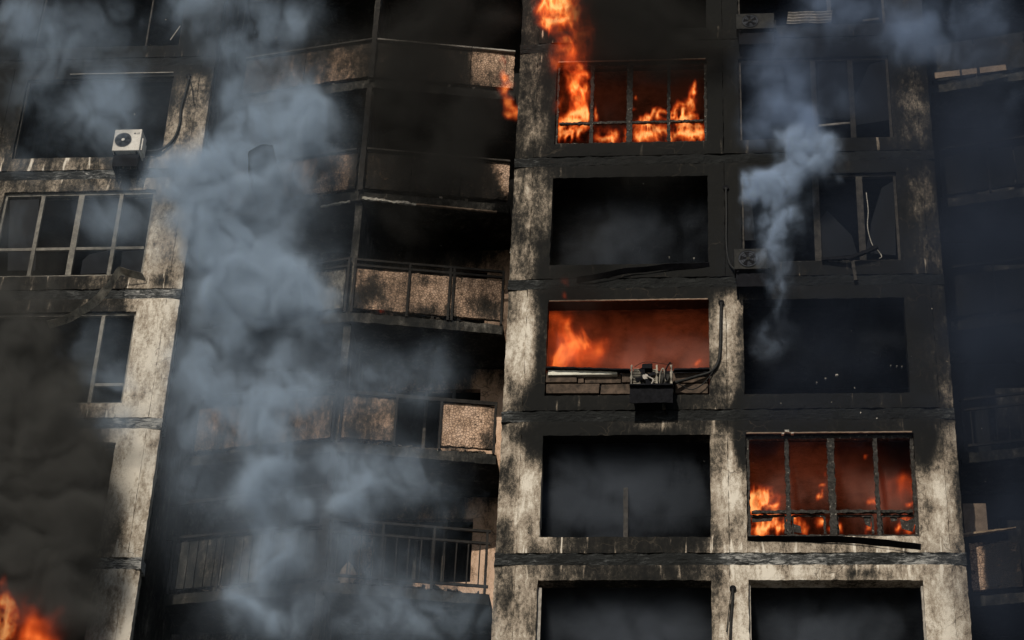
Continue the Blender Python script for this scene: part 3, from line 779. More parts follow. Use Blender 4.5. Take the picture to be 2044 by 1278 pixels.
cord = tube('cord', None, M_ash, [at(u, v, -.06) for u, v in ((1729, 385), (1733, 420), (1732, 455), (1741, 488), (1752, 500), (1760, 512), (1755, 516))], .009)
tag(cord, 'pale cord dangling in the cracked window on the dark right side', 'cord')

# bent metal
o = sheet('metal_flashing', None, M_sheet, [at(284, 545, -.05), at(258, 540, -.12), at(234, 535, -.2), at(215, 562, -.4), at(190, 590, -.5), at(160, 612, -.55), at(128, 630, -.55), at(92, 640, -.5)], (.05, .13, -.09), crumple=.009)
tag(o, 'buckled metal flashing strip peeling off below the left window and hanging down', 'metal strip', 'torn metal strips')
o = sheet('metal_flashing', None, M_black, [at(1492, 1070, -.08), at(1580, 1070, -.1), at(1680, 1071, -.12), at(1760, 1077, -.14), at(1838, 1085, -.16)], (0, .11, -.07), crumple=.006)
tag(o, 'black sagging sill strip under the lower burning window', 'metal strip', 'torn metal strips')
o = sheet('metal_flashing', None, M_black, [at(1150, 553, -.1), at(1200, 545, -.12), at(1260, 534, -.12), at(1340, 527, -.1), at(1416, 524, -.06)], (0, .08, -.08), crumple=.01)
tag(o, 'dark drooping sill strip under the black window above the red one', 'metal strip', 'torn metal strips')
o = bar('fallen_beam', None, M_black, at(1640, 518, -.05), at(1702, 515, -.12), .06, .06, .02); tag(o, 'charred flat beam lying on the sill of the cracked window', 'beam', 'charred beams on the window sill')
o = bar('fallen_beam', None, M_black, at(1694, 517, -.1), at(1752, 493, -.16), .07, .06, .02); tag(o, 'charred beam jutting up to the right over the cracked window sill', 'beam', 'charred beams on the window sill')
o = bar('fallen_beam', None, M_dim, at(1702, 520, -.08), at(1708, 560, -.06), .06, .04, .01); tag(o, 'short dull strip hanging below the two charred beams', 'beam', 'charred beams on the window sill')
# corrugated sheet under the top window
V = []; Fc = []
c0, c1 = at(1574, 47, -.06), at(1662, 22, -.06)
NX_, NZ_ = 18, 24
for j in range(NZ_+1):
    for i in range(NX_+1):
        x = c0.x+(c1.x-c0.x)*i/NX_-.04*(1-j/NZ_); z = c0.z+(c1.z-c0.z)*j/NZ_
        V.append((x, -.06+.02*math.sin(j/NZ_*2*math.pi*4+.6*math.sin(i*.6)), z))
nV = len(V); V += [(x, y+.008, z) for x, y, z in V]
for j in range(NZ_):
    for i in range(NX_):
        a = j*(NX_+1)+i; Fc.append((a, a+1, a+NX_+2, a+NX_+1)); Fc.append((nV+a+NX_+1, nV+a+NX_+2, nV+a+1, nV+a))
o = mesh_obj('corrugated_sheet', V, Fc, M_pale); tag(o, 'pale corrugated sheet standing in the top right window', 'metal sheet')
# dark flap of a torn awning in the smoke
o = sheet('torn_awning', None, M_black, [at(498, 352, -.5), at(494, 322, -.55), at(496, 302, -.6), at(518, 292, -.6), at(546, 290, -.55)], (.10, .9, -.42), crumple=.02)
tag(o, 'dark torn awning flap sticking out of the pale smoke at the upper left', 'awning')
# boards on the right-hand balcony
p, q = at(1926, 1062, 1.5), at(1968, 1004, 1.5)
o = box('board', None, M_tan, p.x, q.x, 1.52, 1.55, p.z, q.z, .004); tag(o, 'tan board standing behind the pillar at the lower right', 'board')
o = bar('plank', None, M_wood, at(1918, 1069, 1.3), at(2028, 1055, 1.2), .045, .08, .012, taper=.5); tag(o, 'splintered pale timber plank jutting right over the balcony at lower right', 'plank')
for i, (a, b) in enumerate(((1866, 1916), (1920, 1950), (1956, 2008))):
    va, vb = 152-(a-1866)*.118, 152-(b-1866)*.118
    o = bar('plank', None, M_tan, at(a, va, 1.0), at(b, vb, .95), .14, .03, .006)
    tag(o, ['first', 'middle', 'last'][i]+' tan slat from the pillar in the smoky row at the upper right', 'plank', 'row of tan slats on the upper right balcony')
# balcony clutter
def rubble(name, label, P0, P1, k, n, size, seed):
    rnd = random.Random(seed); P0 = Vector(P0); P1 = Vector(P1); V = []; Fc = []
    for i in range(n):
        c = P0.lerp(P1, rnd.random()); s_ = size*rnd.uniform(.3, 1); cx, cy, cz = c.x, c.y+rnd.uniform(.02, .25), Zk(k, .01)+s_*.25*rnd.random()
        b = len(V)
        R_ = Matrix.Rotation(rnd.uniform(0, 6.28), 3, 'Z') @ Matrix.Rotation(rnd.uniform(-.7, .7), 3, 'Y')
        dx, dy, dz = s_, s_*rnd.uniform(.2, .6), s_*rnd.uniform(.06, .35)
        for sx in (-1, 1):
            for sy in (-1, 1):
                for sz in (-1, 1):
                    v = R_ @ Vector((sx*dx/2*rnd.uniform(.7, 1.1), sy*dy/2, sz*dz/2*rnd.uniform(.7, 1.1)))
                    V.append((cx+v.x, cy+v.y, cz+v.z+.03))
        for f in ((0, 1, 3, 2), (4, 6, 7, 5), (0, 4, 5, 1), (2, 3, 7, 6), (0, 2, 6, 4), (1, 5, 7, 3)): Fc.append(tuple(b+q for q in f))
    o = mesh_obj(name, V, Fc, M_debris); return tag(o, label, 'rubble', None, 'stuff')
rubble('rubble', 'charred rubble along the slab of the lower railed balcony', (-3.0, .95), (-.4, 1.42), 0, 110, .22, 1)
rubble('rubble', 'charred rubble on the slab under the pebbled panel with the gap', (-3.0, .95), (-.4, 1.42), 1, 120, .2, 2)
rubble('rubble', 'burnt scraps on the slab below the long pebbled parapet', (-3.0, .95), (-.4, 1.42), 2, 90, .16, 3)
rubble('rubble', 'pale scraps on the lower left balcony edge', (-5.4, 1.3), (-3.3, .98), 0, 60, .2, 4)
bm = bmesh.new(); bmesh.ops.create_icosphere(bm, subdivisions=3, radius=1)
c = at(692, 1146, 1.05)
V = []
for v in bm.verts:
    k_ = 1+.12*nz(*v.co, 2.2); V.append((c.x+v.co.x*.16*k_*(1-.25*v.co.z), c.y+.1+v.co.y*.14*k_, c.z+v.co.z*.26*k_))
bm.verts.index_update(); Fc = [tuple(v.index for v in f.verts) for f in bm.faces]; bm.free()
o = mesh_obj('sack', V, Fc, M_tan, smooth=True); tag(o, 'tan scorched sack standing behind the railing of the lower balcony', 'sack')
o = bar('pipe', None, M_cable, at(1095, 0, -.02), at(1095, -40, -.02), .02, .02); bpy.data.objects.remove(o)
# flying ash flecks
rnd = random.Random(11); V = []; Fc = []
spots = [(1284, 367, 0), (1117, 352, 0), (1819, 711, 0), (1668, 750, 0), (1630, 765, 0), (1646, 757, 0), (1705, 775, 0), (1660, 803, 0), (1569, 829, 0), (1587, 851, 0), (1764, 823, 0), (1967, 961, 0), (1405, 921, 0), (2014, 421, 0), (2027, 361, 0), (1393, 334, 0), (1963, 758, 1), (1986, 754, 1), (1960, 857, 1), (332, 39, 0), (148, 118, 0), (130, 245, 0), (269, 227, 0), (1194, 424, 0), (1670, 640, 0), (1700, 660, 0)]
for (u_, v_, _) in spots+[(rnd.uniform(1450, 2040), rnd.uniform(600, 1000), 0) for _ in range(9)]+[(rnd.uniform(0, 1040), rnd.uniform(0, 1270), 0) for _ in range(20)]:
    c = at(u_, v_, -.15-.5*rnd.random()); s_ = rnd.choice((.008, .01, .012, .022)); b = len(V)
    for q in range(3):
        a = rnd.uniform(0, 6.28); V.append((c.x+s_*math.cos(a), c.y+rnd.uniform(-.01, .01), c.z+s_*math.sin(a)))
    V.append((c.x, c.y+.01, c.z)); Fc += [(b, b+1, b+2), (b, b+1, b+3), (b+1, b+2, b+3), (b+2, b, b+3)]
o = mesh_obj('ash_flecks', V, Fc, M_ash); tag(o, 'tiny pale ash flecks drifting in front of the facade', 'ash', None, 'stuff')
# loose plaster lumps on the dark sill
V = []; Fc = []
for (u_, v_, s_) in ((1670, 750, .028), (1648, 757, .018), (1630, 765, .014), (1790, 732, .012), (1778, 731, .01), (1800, 733, .014), (1570, 862, .05), (1582, 866, .035), (1562, 867, .03), (1385, 517, .016), (1336, 515, .014)):
    c = at(u_, v_, -.03); b = len(V)
    for q in range(8):
        V.append((c.x+s_*(1 if q & 1 else -1)*rnd.uniform(.4, 1), c.y+.03*(1 if q & 2 else -1), c.z+s_*.6*(1 if q & 4 else -1)*rnd.uniform(.4, 1)))
    Fc += [tuple(b+i for i in f) for f in ((0, 1, 3, 2), (4, 6, 7, 5), (0, 4, 5, 1), (2, 3, 7, 6), (0, 2, 6, 4), (1, 5, 7, 3))]
o = mesh_obj('plaster_scraps', V, Fc, M_ash); tag(o, 'pale loose plaster scraps on the blackened wall', 'plaster', None, 'stuff')

# ---------------------------------------------------------------- smoke and fire as voxel grids
def grid_tree():
    t = bpy.data.node_groups.new('voxel_grid', 'GeometryNodeTree'); I = t.interface
    I.new_socket('Geometry', in_out='INPUT', socket_type='NodeSocketGeometry')
    for n_, ty in (('Lo', 'Vector'), ('Hi', 'Vector'), ('NX', 'Int'), ('NY', 'Int'), ('NZ', 'Int'), ('Material', 'Material')):
        I.new_socket(n_, in_out='INPUT', socket_type='NodeSocket'+ty)
    I.new_socket('Geometry', in_out='OUTPUT', socket_type='NodeSocketGeometry')
    N, L = t.nodes, t.links
    gi = N.new('NodeGroupInput'); go = N.new('NodeGroupOutput'); vc = N.new('GeometryNodeVolumeCube'); pos = N.new('GeometryNodeInputPosition')
    def vm(op, a, b):
        n_ = N.new('ShaderNodeVectorMath'); n_.operation = op; L.new(a, n_.inputs[0]); L.new(b, n_.inputs[1]); return n_.outputs[0]
    def m_(op, a, b):
        n_ = N.new('ShaderNodeMath'); n_.operation = op
        for i, q in enumerate((a, b)):
            if hasattr(q, 'is_linked'): L.new(q, n_.inputs[i])
            else: n_.inputs[i].default_value = q
        return n_.outputs[0]
    def im(op, a, b):
        n_ = N.new('FunctionNodeIntegerMath'); n_.operation = op; L.new(a, n_.inputs[0]); L.new(b, n_.inputs[1]); return n_.outputs[0]
    rel = vm('DIVIDE', vm('SUBTRACT', pos.outputs[0], gi.outputs['Lo']), vm('SUBTRACT', gi.outputs['Hi'], gi.outputs['Lo']))
    sx = N.new('ShaderNodeSeparateXYZ'); L.new(rel, sx.inputs[0]); ids = []
    for i, nm in enumerate(('NX', 'NY', 'NZ')):
        v = m_('FLOOR', m_('ADD', m_('MULTIPLY', sx.outputs[i], m_('SUBTRACT', gi.outputs[nm], 1.0)), .5), 0.0)
        ids.append(m_('MINIMUM', m_('MAXIMUM', v, 0.0), m_('SUBTRACT', gi.outputs[nm], 1.0)))
    idx = im('ADD', ids[0], im('MULTIPLY', gi.outputs['NX'], im('ADD', ids[1], im('MULTIPLY', gi.outputs['NY'], ids[2]))))
    si = N.new('GeometryNodeSampleIndex'); si.data_type = 'FLOAT'; si.domain = 'POINT'
    na = N.new('GeometryNodeInputNamedAttribute'); na.data_type = 'FLOAT'; na.inputs['Name'].default_value = 'd'
    L.new(gi.outputs['Geometry'], si.inputs['Geometry']); L.new(na.outputs[0], si.inputs['Value']); L.new(idx, si.inputs['Index'])
    L.new(si.outputs[0], vc.inputs['Density']); L.new(gi.outputs['Lo'], vc.inputs['Min']); L.new(gi.outputs['Hi'], vc.inputs['Max'])
    for nm in 'XYZ': L.new(gi.outputs['N'+nm], vc.inputs['Resolution '+nm])
    sm_ = N.new('GeometryNodeSetMaterial'); L.new(vc.outputs[0], sm_.inputs[0]); L.new(gi.outputs['Material'], sm_.inputs['Material'])
    L.new(sm_.outputs[0], go.inputs[0])
    return t, {s_.name: s_.identifier for s_ in I.items_tree if s_.in_out == 'INPUT'}
GT, GID = grid_tree()
def voxels(name, lo, hi, dens, mat, label, cat):
    n_ = dens.shape; me = bpy.data.meshes.new(name); me.vertices.add(dens.size)
    c = [(a+b)/2 for a, b in zip(lo, hi)]
    a_ = me.attributes.new('d', 'FLOAT', 'POINT'); a_.data.foreach_set('value', np.ascontiguousarray(dens.transpose(2, 1, 0)).ravel().astype(np.float32))
    o = bpy.data.objects.new(name, me); C.objects.link(o); me.materials.append(mat); o.location = c
    md = o.modifiers.new('voxel_grid', 'NODES'); md.node_group = GT
    md[GID['Lo']] = [a-b for a, b in zip(lo, c)]; md[GID['Hi']] = [a-b for a, b in zip(hi, c)]
    md[GID['NX']], md[GID['NY']], md[GID['NZ']] = n_; md[GID['Material']] = mat
    return tag(o, label, cat, None, 'stuff')

_rs = np.random.RandomState(5); LAT = _rs.rand(64, 64, 64).astype(np.float32)
def vnoise(x, y, z):
    xi, yi, zi = np.floor(x).astype(np.int32), np.floor(y).astype(np.int32), np.floor(z).astype(np.int32)
    fx, fy, fz = (x-xi).astype(np.float32), (y-yi).astype(np.float32), (z-zi).astype(np.float32)
    fx = fx*fx*(3-2*fx); fy = fy*fy*(3-2*fy); fz = fz*fz*(3-2*fz)
    x0, y0, z0 = xi & 63, yi & 63, zi & 63; x1, y1, z1 = (xi+1) & 63, (yi+1) & 63, (zi+1) & 63
    a = LAT[x0, y0, z0]*(1-fx)+LAT[x1, y0, z0]*fx; b = LAT[x0, y1, z0]*(1-fx)+LAT[x1, y1, z0]*fx
    c = LAT[x0, y0, z1]*(1-fx)+LAT[x1, y0, z1]*fx; d = LAT[x0, y1, z1]*(1-fx)+LAT[x1, y1, z1]*fx
    return (a*(1-fy)+b*fy)*(1-fz)+(c*(1-fy)+d*fy)*fz
def fbm(x, y, z, oct=4, gain=.5, ridged=False):
    s_ = 0; a = 1; t_ = 0
    for i in range(oct):
        n_ = vnoise(x+17.3*i, y+9.1*i, z+5.7*i)
        if ridged: n_ = 1-np.abs(2*n_-1)
        s_ = s_+a*n_; t_ += a; a *= gain; x, y, z = x*2.03, y*2.03, z*2.03
    return s_/t_

def axes(lo, hi, step):
    n_ = [max(4, int(round((b-a)/s_))+1) for a, b, s_ in zip(lo, hi, step)]
    ax = [np.linspace(a, b, k_, dtype=np.float32) for a, b, k_ in zip(lo, hi, n_)]
    return ax, np.meshgrid(*ax, indexing='ij')

def puff_map(xa, za, puffs, Y):
    Xg, Zg = np.meshgrid(xa, za, indexing='ij'); S_ = np.zeros_like(Xg)
    for u_, v_, r_, s_ in puffs:
        p = at(u_, v_, Y); r = r_/PXM
        d2 = ((Xg-p.x)**2+(Zg-p.z)**2*.85)/(r*r)
        S_ = np.maximum(S_, 0)+s_*np.exp(-d2*1.1)*(1-np.clip(S_, 0, 1)*.5)
    return S_

def smoke(name, label, puffs, Y, thick, mat, step=(.045, .08, .045), freq=1.5, erode=.75, gain=1.0, seed=0, lo=None, hi=None, ycap=None, warp=.35, soft=.10, edge=.5, fade=True, bil=.55):
    P = [at(u_, v_, Y) for u_, v_, _, _ in puffs]; R_ = [r_/PXM*1.7 for _, _, r_, _ in puffs]
    x0 = min(p.x-r for p, r in zip(P, R_)); x1 = max(p.x+r for p, r in zip(P, R_)); z0 = min(p.z-r for p, r in zip(P, R_)); z1 = max(p.z+r for p, r in zip(P, R_))
    lo_ = [x0, Y-thick*1.6, z0]; hi_ = [x1, Y+thick*1.6, z1]
    if lo: lo_ = [max(a, b) if b is not None else a for a, b in zip(lo_, lo)]
    if hi: hi_ = [min(a, b) if b is not None else a for a, b in zip(hi_, hi)]
    ax, (Xg, Yg, Zg) = axes(lo_, hi_, step)
    fx, fz = Xg*freq*.8+seed*3.1, Zg*freq*.8+seed*1.7
    wx = (vnoise(fx, Yg*freq*.8+7, fz)-.5)+.5*(vnoise(fx*2.3+5, Yg*2, fz*2.3)-.5); wz = (vnoise(fx+31, Yg*freq*.8+3, fz)-.5)+.5*(vnoise(fx*2.3+15, Yg*2, fz*2.3)-.5)
    # sample the 2-D amount map at warped places
    M2 = puff_map(ax[0], ax[2], puffs, Y)
    ix = np.clip((Xg+wx*warp-ax[0][0])/(ax[0][1]-ax[0][0]), 0, len(ax[0])-1.001); iz = np.clip((Zg+wz*warp-ax[2][0])/(ax[2][1]-ax[2][0]), 0, len(ax[2])-1.001)
    i0, k0 = ix.astype(np.int32), iz.astype(np.int32); a, b = ix-i0, iz-k0
    amt = (M2[i0, k0]*(1-a)+M2[i0+1, k0]*a)*(1-b)+(M2[i0, k0+1]*(1-a)+M2[i0+1, k0+1]*a)*b
    yc = Y+.35*thick*(vnoise(Xg*.9+3, Zg*.9, Yg*0+seed)-.5)*2
    th_ = thick*(.55+.5*np.clip(amt, 0, 1))
    amt = amt*np.exp(-((Yg-yc)/th_)**2)
    B = 0; g_ = 1; tot = 0; qx, qy, qz = Xg*freq+wx*.9+seed, Yg*freq*1.2, Zg*freq*.92+wz*.9
    for i in range(5):
        v_ = vnoise(qx+11.1*i, qy+3.7*i, qz+7.9*i); B = B+g_*np.minimum(np.abs(2*v_-1)*2.1, 1); tot += g_; g_ *= .56; qx, qy, qz = qx*2.07, qy*2.07, qz*2.07
    B = B/tot; B = B*bil+(1-bil)*(.1+.95*fbm(Xg*freq*.9+wx*1.6+seed*2, Yg*freq, Zg*freq*.75+wz*1.6, 5, .58)); n_ = np.clip((B-.27)/.44, 0, 1)
    d = np.clip((amt-erode*(1-n_))/edge, 0, 1)*(.35+.65*n_)*np.clip(amt, .3, 1.1)+soft*amt*(.3+.7*n_)
    # fade at the box sides
    for q, A_ in (zip((Xg, Yg, Zg), ax) if fade else ()):
        w_ = (A_[-1]-A_[0])*.06+.05; d = d*np.clip(np.minimum(q-A_[0], A_[-1]-q)/w_, 0, 1)
    if ycap is not None: d = d*np.clip((ycap-Yg)/.08, 0, 1)
    d = np.where(d < .004, 0, d*gain)
    return voxels(name, lo_, hi_, d, mat, label, 'smoke')

def smoke_mat(name, color, density, absorb=(0, 0, 0), aniso=0.0):
    m = bpy.data.materials.new(name); m.use_nodes = True; nt = m.node_tree; nt.nodes.clear()
    pv = nt.nodes.new('ShaderNodeVolumePrincipled'); out = nt.nodes.new('ShaderNodeOutputMaterial'); nt.links.new(pv.outputs[0], out.inputs['Volume'])
    pv.inputs['Density'].default_value = density; pv.inputs['Color'].default_value = (*color, 1); pv.inputs['Anisotropy'].default_value = aniso
    pv.inputs['Absorption Color'].default_value = (*absorb, 1)
    return m
M_sm = smoke_mat('pale_blue_smoke', (.66, .81, .98), 4.0, aniso=-.42)
M_sm2 = smoke_mat('blue_smoke', (.60, .75, .97), 6.5, aniso=-.36)
M_haze = smoke_mat('grey_smoke_veil', (.42, .50, .60), 1.15, aniso=-.2)
M_veil = smoke_mat('blue_smoke_veil', (.42, .55, .78), 3.4, aniso=-.2)
M_navy = smoke_mat('navy_smoke_veil', (.09, .115, .17), 2.9)
M_dark = smoke_mat('brown_black_smoke', (.15, .148, .138), 6)
M_blk = smoke_mat('black_smoke', (.062, .06, .055), 5.5)
M_rs = smoke_mat('room_smoke', (.27, .305, .36), 1.0)
M_ceil = smoke_mat('ceiling_smoke', (.08, .05, .045), 6.0)
M_red = smoke_mat('fire_lit_smoke', (.55, .36, .30), 1.5)

pale = [(440, 30, 80, .45), (520, 100, 70, .4), (600, 50, 60, .35), (380, 10, 60, .4), (450, 110, 50, .35), (560, 30, 60, .35),
        (450, 185, 45, .6), (500, 235, 60, .5), (600, 225, 85, .8), (565, 300, 90, .7), (640, 290, 60, .45), (440, 330, 75, .8),
        (420, 420, 80, .8), (500, 430, 100, .75), (520, 565, 85, 1.35), (470, 555, 75, 1.1), (560, 590, 60, .8), (420, 490, 60, .6), (600, 575, 65, .8), (640, 610, 45, .4), (560, 380, 60, .6),
        (380, 370, 55, .8), (330, 400, 50, .45), (345, 470, 55, .3), (330, 330, 40, .5),
        (450, 680, 80, .55), (415, 790, 70, .65), (520, 800, 80, .6), (590, 740, 55, .4), (640, 790, 55, .4), (520, 850, 60, .5), (600, 680, 60, .35), (370, 720, 50, .3),
        (560, 930, 60, .45), (500, 1010, 48, .75), (605, 1010, 35, .65), (545, 960, 50, .5), (570, 1090, 50, .5), (525, 1130, 50, .6), (485, 1200, 38, .8), (520, 1245, 45, .75), (600, 1235, 55, .4),
        (700, 1010, 45, .65), (735, 960, 50, .5), (800, 950, 60, .35), (690, 930, 35, .4), (880, 990, 60, .2), (700, 1130, 45, .3), (760, 1240, 70, .4), (850, 1245, 70, .35), (930, 1240, 60, .2),
        (760, 760, 55, .32), (850, 765, 55, .3), (700, 740, 45, .3), (660, 660, 50, .25), (730, 1070, 50, .3), (640, 900, 50, .3), (390, 900, 60, .25), (400, 980, 50, .2)]
smoke('smoke_plume', 'pale blue-grey smoke billowing up in front of the balconies', pale, -.25, .55, M_sm, seed=1, freq=2.0, edge=.7, erode=.8, step=(.04, .08, .04), bil=.5, warp=.5, soft=.18)
veil = [(420, 100, 130, .4), (560, 180, 130, .5), (480, 350, 150, .6), (600, 430, 130, .5), (450, 560, 130, .6), (600, 620, 130, .55), (480, 740, 150, .6), (640, 780, 120, .5), (500, 920, 150, .5), (660, 960, 120, .5), (540, 1100, 150, .5), (700, 1120, 100, .2),
        (560, 1240, 150, .55), (780, 1230, 130, .5), (820, 980, 100, .25), (800, 740, 120, .3), (930, 1240, 80, .2), (360, 850, 90, .35), (350, 1000, 80, .25), (330, 250, 90, .3), (200, 200, 130, .4), (120, 60, 140, .4), (230, 450, 110, .4), (240, 700, 100, .3), (100, 400, 120, .3)]
smoke('smoke_veil', 'faint grey smoke haze spread before the balconies and left windows', veil, .1, .5, M_haze, step=(.09, .12, .09), seed=31, freq=.9, erode=.25, gain=.9, edge=.9, soft=.3, bil=.15)
left_p = [(200, 200, 90, .5), (250, 210, 70, .45), (150, 230, 60, .45), (240, 265, 60, .4), (60, 60, 90, .55), (190, 60, 90, .35), (20, 30, 60, .5), (100, 130, 80, .35), (290, 60, 60, .2), (70, 180, 60, .3),
          (240, 420, 60, .4), (200, 450, 60, .35), (300, 470, 50, .3), (270, 370, 55, .3), (180, 690, 55, .35), (200, 760, 60, .4), (230, 850, 55, .5), (150, 850, 55, .4), (240, 780, 50, .35), (120, 880, 50, .25), (50, 320, 70, .25), (30, 450, 60, .2)]
smoke('smoke_veil', 'thin grey-blue smoke drifting over the left windows', left_p, -.35, .45, M_sm, seed=3, freq=1.6, erode=.7, gain=.75, edge=.65)
dark_l = [(50, 730, 90, .6), (95, 850, 100, .75), (60, 980, 110, .95), (110, 1060, 80, .95), (10, 620, 70, .45), (140, 1140, 60, .95), (130, 950, 60, .85), (40, 1060, 100, 1.0), (100, 1190, 60, .9),
          (10, 850, 90, .9), (130, 790, 60, .4), (165, 1010, 45, .6), (60, 1130, 60, .8), (150, 1230, 50, .8), (90, 650, 70, .28), (60, 560, 80, .25), (180, 900, 50, .3), (20, 480, 90, .25), (60, 700, 60, .2)]
smoke('dark_smoke', 'dense brown-black smoke rolling up at the lower left', dark_l, -.75, .6, M_dark, seed=5, freq=1.5, erode=.72, edge=.75, gain=1.0, soft=.2, bil=.65)
plume = [(1600, 290, 34, 1.1), (1650, 300, 32, 1.1), (1575, 300, 28, 1.0), (1510, 372, 26, 1.1), (1560, 368, 30, 1.2), (1600, 345, 30, 1.1), (1492, 384, 20, 1.0), (1640, 330, 28, .9), (1535, 380, 26, .9),
         (1570, 425, 32, .7), (1555, 470, 34, .6), (1545, 520, 30, .5), (1555, 570, 24, .4), (1545, 615, 22, .3), (1520, 655, 22, .25), (1570, 650, 20, .15), (1530, 430, 30, .4), (1540, 700, 25, .2)]
smoke('smoke_plume', 'bright bluish smoke plume twisting up beside the cracked right windows', plume, -.5, .28, M_sm2, step=(.028, .045, .028), seed=8, freq=3.2, erode=.92, warp=.42, edge=.62, soft=.16, bil=.55)
upper = [(1560, 205, 50, .75), (1600, 240, 40, .85), (1610, 265, 36, .8), (1530, 135, 55, .45), (1560, 90, 55, .4), (1700, 30, 80, .45), (1820, 40, 70, .65), (1800, 90, 50, .35), (1640, 20, 60, .35), (1960, 40, 90, .4), (1900, 110, 70, .3), (1990, 190, 90, .15), (1530, 255, 40, .45), (1590, 160, 40, .4),
         (1680, 200, 60, .25), (1500, 250, 40, .3)]
navy = [(1960, 100, 120, .7), (1960, 300, 130, .9), (1980, 480, 130, .9), (1980, 680, 120, .8), (2000, 850, 110, .55), (2010, 1020, 90, .5), (1990, 1200, 110, .5), (1700, 180, 110, .5), (1700, 440, 110, .4), (1600, 120, 110, .4), (1740, 60, 110, .5), (1780, 300, 100, .3), (1640, 660, 120, .35), (1760, 780, 110, .3), (1560, 800, 90, .25), (1800, 560, 100, .3), (1520, 520, 90, .2)]
smoke('smoke_veil', 'dark navy smoke haze in front of the right balconies and sooty wall', navy, -.3, .45, M_navy, step=(.09, .1, .09), seed=51, freq=1.0, erode=.2, edge=.9, soft=.3, bil=.15)
smoke('smoke_veil', 'blue smoke haze over the upper right windows and balcony', upper, -.5, .45, M_veil, seed=12, freq=2.0, erode=.62, gain=.9, soft=.2, edge=.7, bil=.4, step=(.045, .08, .045))
blk = [(1240, 60, 90, .8), (1340, 90, 80, .6), (1200, 10, 80, .8), (1420, 60, 80, .45), (1290, 10, 90, .7), (1160, 60, 50, .5), (870, 130, 90, .55), (820, 60, 80, .5), (930, 250, 80, .7), (960, 200, 60, .5), (780, 240, 80, .4), (900, 30, 90, .5), (1000, 30, 40, .5), (850, 330, 80, .4), (930, 350, 60, .4), (800, 180, 70, .5), (700, 120, 80, .5), (620, 110, 70, .4), (760, 340, 80, .4), (820, 130, 90, .4), (1290, 320, 90, .25), (1150, 560, 60, .35), (1180, 470, 60, .3), (800, 450, 60, .25), (900, 560, 40, .3), (800, 600, 60, .4), (720, 560, 50, .35), (980, 640, 30, .3)]
smoke('dark_smoke', 'black smoke rolling over the dark wall right of the tall flame', blk, -.35, .35, M_blk, seed=14, freq=1.4, erode=.5, gain=.9, soft=.4, bil=.3)
# smoke inside the burnt-out rooms
for i, (lab, pf, x0, x1, k) in enumerate((
        ('blue-grey smoke inside the empty window left of the lower fire', [(1120, 1020, 90, .6), (1200, 980, 110, .55), (1130, 900, 90, .5), (1330, 920, 110, .5), (1240, 900, 100, .45), (1370, 1020, 90, .35), (1250, 1060, 90, .4)], XA, XB, 0),
        ('smoke inside the bottom middle window', [(1280, 1230, 110, .7), (1150, 1250, 110, .55), (1360, 1190, 90, .4), (1250, 1290, 110, .6), (1340, 1270, 90, .5), (1140, 1190, 70, .3)], XA, XB, -1),
        ('smoke inside the bottom right window', [(1560, 1230, 110, .55), (1660, 1200, 110, .4), (1780, 1250, 110, .42), (1620, 1290, 120, .5), (1800, 1190, 70, .25)], XC, XD, -1),
        ('dim blue smoke inside the black window above the lower fire', [(1560, 640, 60, .5), (1650, 700, 90, .4), (1760, 650, 70, .45), (1530, 710, 50, .4)], XC, XD, 1),
        ('grey smoke inside the black window above the red one', [(1200, 480, 90, .42), (1300, 480, 100, .45), (1160, 520, 80, .35), (1380, 470, 80, .3), (1250, 420, 80, .2)], XA, XB, 2))):
    smoke('room_smoke', lab, pf, .55, .32, M_rs, step=(.07, .07, .07), seed=20+i, freq=1.5, erode=.65, edge=.7, gain=1.4, lo=(x0-.4, .33, Zk(k, .15)), hi=(x1+.2, 1.3, Zk(k, S-.2)), fade=False, soft=.3)

# --- fire
def fire_mat(name, stops, k, dens=.6, rng=(0, 1)):
    m = bpy.data.materials.new(name); m.use_nodes = True; nt = m.node_tree; nt.nodes.clear(); t = NT(nt)
    vi = nt.nodes.new('ShaderNodeVolumeInfo')
    out = nt.nodes.new('ShaderNodeOutputMaterial'); pv = nt.nodes.new('ShaderNodeVolumePrincipled'); nt.links.new(pv.outputs[0], out.inputs['Volume'])
    d = vi.outputs['Density']
    pv.inputs['Density Attribute'].default_value = ''
    nt.links.new(t.m('MULTIPLY', d, dens), pv.inputs['Density']); pv.inputs['Color'].default_value = (.25, .12, .07, 1)
    nt.links.new(t.ramp(d, stops), pv.inputs['Emission Color'])
    nt.links.new(t.m('MULTIPLY', t.m('POWER', d, 1.6), k), pv.inputs['Emission Strength'])
    return m
FIRE = [(0, (.45, .015, .002)), (.3, (.8, .065, .008)), (.6, (1, .17, .024)), (.82, (1, .33, .07)), (1, (1, .58, .22))]
M_fire = fire_mat('flames', FIRE, 10)
M_firec = fire_mat('smoky_flames', FIRE, 3.2)
M_fireb = fire_mat('dull_flames', [(0, (.4, .02, .003)), (.5, (.8, .09, .01)), (1, (1, .26, .05))], 5.5)
